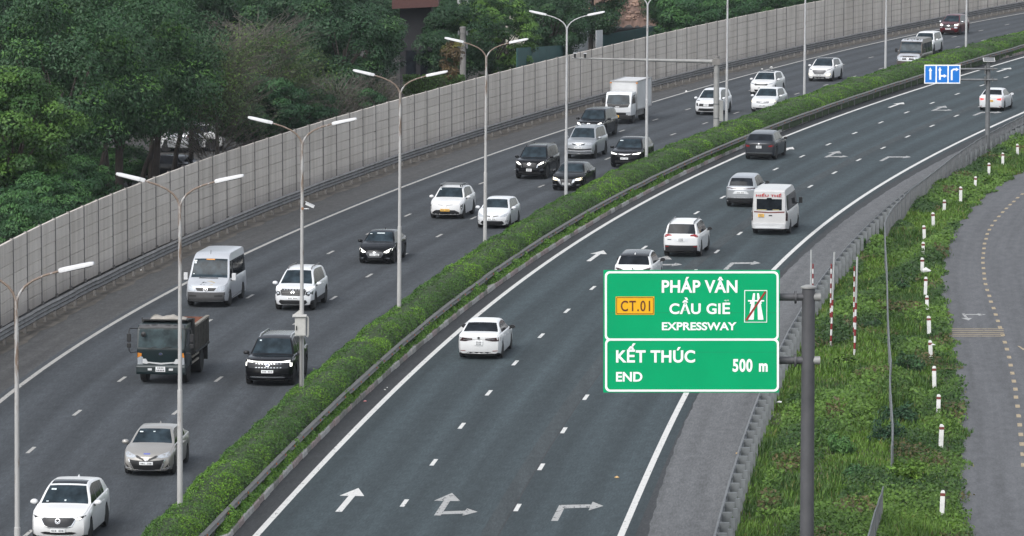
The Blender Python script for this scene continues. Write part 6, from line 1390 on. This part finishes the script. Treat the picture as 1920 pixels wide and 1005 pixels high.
B.lay('rear_window', sym([(0, 1.93), (.12, 1.93), (.14, 1.87), (.66, 1.87), (.66, 1.30), (0, 1.28)]), GLASS_D, 'rear'); B.pair('tail_lamp', R(.86, .95, .72, 1.32), RED_DK, 'rear'); B.pair('upper_lamp', R(.85, .92, 1.42, 1.52), BLACK, 'rear'); B.lay('stripe', sym([(0, 1.20), (.80, 1.24), (.80, 1.17), (0, 1.14)]), pm('stripe_maroon', (.16, .05, .04), .5), 'rear', off=.008)
B.lay('window_decal', R(-.62, -.14, 1.295, 1.325), pm('decal_yellow', (.6, .52, .25), .5), 'rear', off=.018); B.lay('window_decal', R(.18, .52, 1.295, 1.325), pm('decal_yellow', (.6, .52, .25), .5), 'rear', off=.018)
B.plate(1.02, 'rear', mat=PLATE_Y, w_=.155, h=.085, u=-.42, two=True); B.lay('handle', R(-.02, .16, .99, 1.05), BLACK, 'rear'); B.lay('bumper', R(-.98, .98, .34, .62), LAMPW, 'rear', off=.08, thick=.09); B.lay('bumper_step', R(-.7, .6, .38, .44), PLATE_W, 'rear', off=.10); B.lay('side_window_band', R(-2.3, 1.0, 1.30, 1.95), GLASS_D, 'right', off=.008, thick=.012, absu=True)
vs, fs = text_geo('HIẾU THẾ', .035, space=1.1); tx = bpy.data.meshes.new('lettering')
hit = B.bvh.ray_cast(Vector((-20, 0, 2.05)), Vector((1, 0, 0)))[0]; tx.from_pydata([(hit.x - .03, .68 - 1.32 * v[0], 1.98 + .19 * v[1]) for v in vs], [], fs); tx.materials.append(pm('lettering_red', (.42, .03, .03), .5)); link('lettering', tx, r)

# --- dump truck
def truck_cab(root, x0, W_, prof, mat, bevel=.07):
    mb = MB().prism([(x0 + a, z) for a, z in prof], 'y', -W_ / 2, W_ / 2); me = mb.mesh('cab', mat, 35, bevel); link('cab', me, root); return Body(root, me, W_ / 2)
P = at(310, 715.5); h = DA.head(P[1]) + math.pi; dt = empty('dump_truck', (P[0] - math.cos(h) * 1.55, P[1] - math.sin(h) * 1.55, .006), h); tag(dt, 'dark green dump truck with a brown open bed in the left lanes', 'dump truck')
DG = pm('truck_green', (.004, .014, .016), .4, var=.2, scale=2, coat=.4); DGD = pm('truck_bed_grey', (.034, .036, .034), .8, var=.4, scale=2); RUST = pm('bed_rust', (.17, .070, .045), .9, var=.4, scale=2)
B = truck_cab(dt, 2.45, 1.92, [(0, .62), (.10, 1.40), (-.10, 2.22), (-.25, 2.34), (-1.45, 2.34), (-1.5, .85), (-1.0, .62)], DG)
B.lay('windscreen', sym([(0, 2.20), (.90, 2.18), (.93, 1.48), (0, 1.44)]), glass('truck_windscreen', (.032, .048, .052)), off=.012); B.lay('visor', sym([(0, 2.36), (.92, 2.33), (.95, 2.22), (0, 2.24)]), pm('visor_grey', (.07, .07, .072), .5), off=.05, thick=.08)
B.lay('chrome_trim', sym([(0, .86), (.55, .90), (.62, 1.02), (.74, 1.02), (.76, .84), (.60, .82), (.5, .85), (0, .80)]), LAMPW, off=.03); B.pair('headlight', [(.76, .80), (.74, 1.08), (.82, 1.12), (.97, 1.06), (.97, .80)], LAMP_OFF, off=.02); B.pair('indicator', [(.80, 1.13), (.78, 1.24), (.95, 1.27), (.97, 1.07)], AMBER, off=.022)
MB().prism([(2.30, .40), (2.60, .42), (2.63, .50), (2.62, .72), (2.55, .80), (2.30, .80)], 'y', -.97, .97).obj('bumper', DG, dt, bevel=.02)
np_ = MB().box(2.632, 2.645, -.19, .19, .53, .73).obj('number_plate', PLATE_W, dt)
for k in range(5): MB().box(2.646, 2.649, -.155 + k * .065, -.110 + k * .065, .555, .615).obj('plate_character', INK, np_)
for k in range(4): MB().box(2.646, 2.649, -.115 + k * .065, -.075 + k * .065, .65, .705).obj('plate_character', INK, np_)
for sd in (-1, 1): MB().box(2.62, 2.66, sd * .42 - .08, sd * .42 + .08, .58, .66).obj('fog_lamp', LAMPW, dt)
for sd, fc in ((1, 'left'), (-1, 'right')): B.lay('side_window', [(1.25, 1.48), (2.25, 1.48), (2.15, 2.15), (1.25, 2.15)], GLASS_D, fc, absu=True)
for a, b in (((-.5, 1.46), (-.15, 1.52)), ((.05, 1.46), (.45, 1.54))): MB().tube([(2.62, a[0], a[1] - .02), (2.60, b[0], b[1])], .012, 5).obj('wiper', BLACK, dt)
for sd in (-1, 1):
    o = MB().tube([(2.35, sd * .93, 2.20), (2.55, sd * 1.22, 2.22), (2.58, sd * 1.25, 2.1), (2.58, sd * 1.25, 1.35), (2.5, sd * 1.2, 1.25), (2.4, sd * .95, 1.28)], .02, 6).obj('mirror_arm', BLACK, dt, smooth=40)
    MB().box(2.55, 2.62, sd * 1.25 - .08, sd * 1.25 + .08, 1.70, 2.02).obj('side_mirror', BLACK, o, bevel=.02); MB().box(2.55, 2.62, sd * 1.25 - .08, sd * 1.25 + .08, 1.46, 1.64).obj('side_mirror', BLACK, o, bevel=.02)
MB().lathe([(.10, -.02), (.11, .02), (.03, .05)], 12, 'y', (0, 0, 0)).obj('convex_mirror', BLACK, dt, loc=(2.62, -.66, 2.0), rot=(0, 0, -math.pi / 2))
MB().box(-2.4, 2.2, -.42, .42, .62, .86).obj('chassis', BLACK, dt)
for sd in (-1, 1):
    add_wheel(dt, 1.55, sd * .80, .47, RIMD, 6, 1.25); add_wheel(dt, -1.45, sd * .72, .47, RIMD, 6, 2.2)
    MB().prism([(.95, .60), (1.05, .98), (1.55, 1.10), (2.05, .98), (2.15, .60), (2.05, .62), (1.95, .93), (1.55, 1.02), (1.15, .93), (1.05, .62)], 'y', min(sd * .62, sd * .97), max(sd * .62, sd * .97)).obj('mudguard', DG, dt)
    for z in (.62, .85): MB().box(-.75, .75, sd * .93 - .03, sd * .93 + .03, z, z + .07).obj('side_bar', pm('bar_cream', (.34, .31, .25), .7), dt)
    MB().box(-2.05, -2.0, sd * .85 - .25, sd * .85 + .25, .45, 1.15).obj('mud_flap', BLACK, dt)
    sw = MB().box(-2.45, .72, min(sd * .98, sd * 1.03), max(sd * .98, sd * 1.03), 1.12, 2.10).obj('bed_side', DGD, dt)
    for k in range(9): MB().box(-2.40 + k * .375, -2.31 + k * .375, min(sd * 1.031, sd * 1.10), max(sd * 1.031, sd * 1.10), 1.14, 2.07).obj('bed_rib', pm('rib_dusty', (.070, .066, .058), .8, var=.3), sw)
    MB().box(-2.46, .74, min(sd * .97, sd * 1.11), max(sd * .97, sd * 1.11), 2.102, 2.18).obj('top_rail', pm('rail_dusty', (.20, .185, .155), .8, var=.3), sw); MB().box(-2.46, .74, min(sd * .97, sd * 1.11), max(sd * .97, sd * 1.11), 1.04, 1.118).obj('bottom_rail', DGD, sw)
    MB().box(-2.44, .7, min(sd * .955, sd * .978), max(sd * .955, sd * .978), 1.14, 2.09).obj('bed_lining', RUST, sw)
MB().box(-2.45, .72, -.95, .95, .98, 1.12).obj('bed_floor', RUST, dt); MB().box(-2.52, -2.46, -1.0, 1.0, 1.0, 2.1).obj('tailgate', RUST, dt)
MB().box(.745, .82, -1.06, 1.06, 1.0, 2.44).obj('headboard', DGD, dt); MB().add([(.82, -1.0, 2.38), (1.55, -.9, 2.42), (1.55, .9, 2.42), (.82, 1.0, 2.38), (.82, -1.0, 2.44), (1.55, -.9, 2.47), (1.55, .9, 2.47), (.82, 1.0, 2.44)], [(0, 1, 2, 3), (4, 5, 6, 7), (0, 1, 5, 4), (1, 2, 6, 5), (2, 3, 7, 6), (3, 0, 4, 7)]).obj('cab_guard', BLACK, dt)
B.emblem('oval', 1.22, 'front', .06, mat=GALV_D)
# folded tarpaulin on the cab guard
tp_ = MB(); n = 26; m = 9; vs = []
for i in range(n):
    for j in range(m):
        y = -.62 + 1.45 * i / (n - 1); a = math.pi * j / (m - 1); rr = (.115 + .03 * math.sin(i * .5 + .6) + .012 * math.sin(i * 1.3) + .008 * math.sin(j * 2 + i * .7)) * min(1, i / 4, (n - 1 - i) / 4 + .15)
        vs.append((math.cos(a) * .30 * (.7 + rr * 2), y, abs(math.sin(a)) * rr * 1.05))
tpo = tp_.add(vs, [(i * m + j, i * m + j + 1, (i + 1) * m + j + 1, (i + 1) * m + j) for i in range(n - 1) for j in range(m - 1)]).obj('folded_tarpaulin', pm('tarp_beige', (.30, .28, .25), .9, var=.2, scale=5), None, smooth=60)
Mh = Matrix.Translation(dt.location) @ Matrix.Rotation(h, 4, 'Z'); q = Mh @ Vector((1.2, 0, 2.465)); tpo.location = q; tpo.rotation_euler = (0, 0, h); tag(tpo, 'beige tarpaulin folded up on top of the dump truck cab', 'tarpaulin')

# --- box truck
P = at(1165, 231); h = DA.head(P[1]) + math.pi; bt = empty('box_truck', (P[0] - math.cos(h) * 1.85, P[1] - math.sin(h) * 1.85, .006), h); tag(bt, 'white box truck with a yellow number plate near the noise barrier', 'truck')
B = truck_cab(bt, 2.75, 1.76, [(0, .55), (.06, 1.15), (-.22, 1.98), (-.40, 2.10), (-1.45, 2.10), (-1.5, .75), (-1.2, .55)], WHITE_P, .08)
B.lay('windscreen', sym([(0, 1.95), (.82, 1.92), (.90, 1.36), (0, 1.30)]), GLASS, off=.01); B.lay('cowl', sym([(0, 1.30), (.88, 1.35), (.78, 1.14), (0, 1.10)]), BLACK, off=.012); B.lay('grille_badge', R(-.2, .1, 1.12, 1.18), LAMPW, off=.02); B.lay('bumper_recess', R(-.75, .75, .60, .78), BLACK, off=.012); B.pair('headlight', [(.62, .62), (.62, .80), (.95, .84), (.96, .64)], LAMP_OFF, off=.02); MB().prism([(2.45, .34), (2.86, .36), (2.88, .56), (2.78, .60), (2.45, .60)], 'y', -.87, .87).obj('bumper', BLACK, bt, bevel=.02)
np_ = MB().box(2.885, 2.90, -.33, .09, .46, .61).obj('number_plate', PLATE_Y, bt)
for k in range(6): MB().box(2.901, 2.904, -.30 + k * .06, -.26 + k * .06, .49, .58).obj('plate_character', INK, np_)
stickers(B, [(-.55, 1.86, .22, .06), (-.62, 1.50, .05, .02)])
for sd, fc in ((1, 'left'), (-1, 'right')):
    B.lay('side_window', [(1.55, 1.34), (2.55, 1.34), (2.35, 1.88), (1.55, 1.92)], GLASS_D, fc, absu=True)
    o = MB().tube([(2.5, sd * .85, 1.8), (2.62, sd * 1.04, 1.78), (2.62, sd * 1.05, 1.4), (2.5, sd * .86, 1.36)], .018, 6).obj('mirror_arm', BLACK, bt); MB().box(2.58, 2.66, sd * 1.05 - .10, sd * 1.05 + .10, 1.42, 1.74).obj('side_mirror', BLACK, o, bevel=.02)
    add_wheel(bt, 1.85, sd * .74, .38, RIMD, 6); add_wheel(bt, -1.35, sd * .68, .38, RIMD, 6, 2.0)
MB().box(-2.6, 2.4, -.36, .36, .50, .72).obj('chassis', BLACK, bt)
ALU = pm('box_white', (.56, .565, .565), .6, var=.10, scale=.8); ALF = pm('box_frame', (.40, .40, .40), .5, .3)
bx_ = MB().box(-3.0, 1.15, -.89, .89, .88, 2.74).obj('cargo_box', ALU, bt)
for y in (-.89, .89):
    for z in (.88, 2.74): MB().box(-3.02, 1.17, y - .035, y + .035, z - .035, z + .035).obj('box_edge', ALF, bx_)
    for x in (-3.0, 1.15): MB().box(x - .035, x + .035, y - .036, y + .036, .92, 2.70).obj('box_corner', ALF, bx_)
    MB().box(1.10, 1.20, y - .06, y + .06, 2.60, 2.68).obj('marker_lamp', AMBER, bx_)
for z in (.88, 2.74): MB().box(1.118, 1.19, -.85, .85, z - .036, z + .036).obj('box_edge', ALF, bx_)
for sd in (-1, 1): MB().box(-.9, 1.1, sd * .85 - .02, sd * .85 + .02, .45, .80).obj('side_guard', GALV_D, bt)

# --- cars in the car park behind the trees
def parked(x, y, typ, dims, col, head, lab):
    P = at(x, y); g_ = Curve(None, pts=[(P[0] + math.cos(head) * t, P[1] + math.sin(head) * t + .0001 * t, 0) for t in (-1, 0, 1)], deg=1) if False else None
    r, B, d = vehicle('parked_car', lab, 'car', x, y, typ, dims, col, rear=True, dhead=head, wheel_r=.35)
    return r, B
r, B = parked(392, 281, 'suv', (4.6, 1.85, 1.68), PEARL, rad(118), 'white car parked behind the tree trunks above the barrier'); B.pair('headlight', [(.6, .8), (.62, .9), (.95, .98), (.95, .82)], LAMP_OFF); B.plate(.5, 'front')
r, B = parked(345, 284, 'box', (4.6, 1.85, 1.75), SILVER, rad(-15), 'silver car seen between the dark trunks left of the white parked car'); B.pair('tail_lamp', R(.8, .95, .9, 1.1), RED_LENS, 'rear'); B.plate(.8, 'rear')
r, B = parked(352, 338, 'sedan', (4.6, 1.8, 1.45), BLACK_P, rad(70), 'black car parked close behind the barrier under the trees'); B.plate(.5, 'front')

# ------------------------------------------------------------------ thin haze in the air
hz_ = MB().box(-2600, 2600, -700, 4100, -1.2, 27.5).obj('haze', None); hz_['kind'] = 'stuff'; tag(hz_, 'thin pale haze in the air over the whole scene', 'haze')
hm_ = bpy.data.materials.new('haze'); hm_.use_nodes = True; t_ = hm_.node_tree; t_.nodes.remove(t_.nodes['Principled BSDF'])
pv = t_.nodes.new('ShaderNodeVolumePrincipled'); pv.inputs['Color'].default_value = (.86, .92, 1.0, 1); pv.inputs['Density'].default_value = HAZE; pv.inputs['Anisotropy'].default_value = .2
t_.links.new(pv.outputs[0], t_.nodes['Material Output'].inputs['Volume']); hz_.data.materials.clear(); hz_.data.materials.append(hm_)
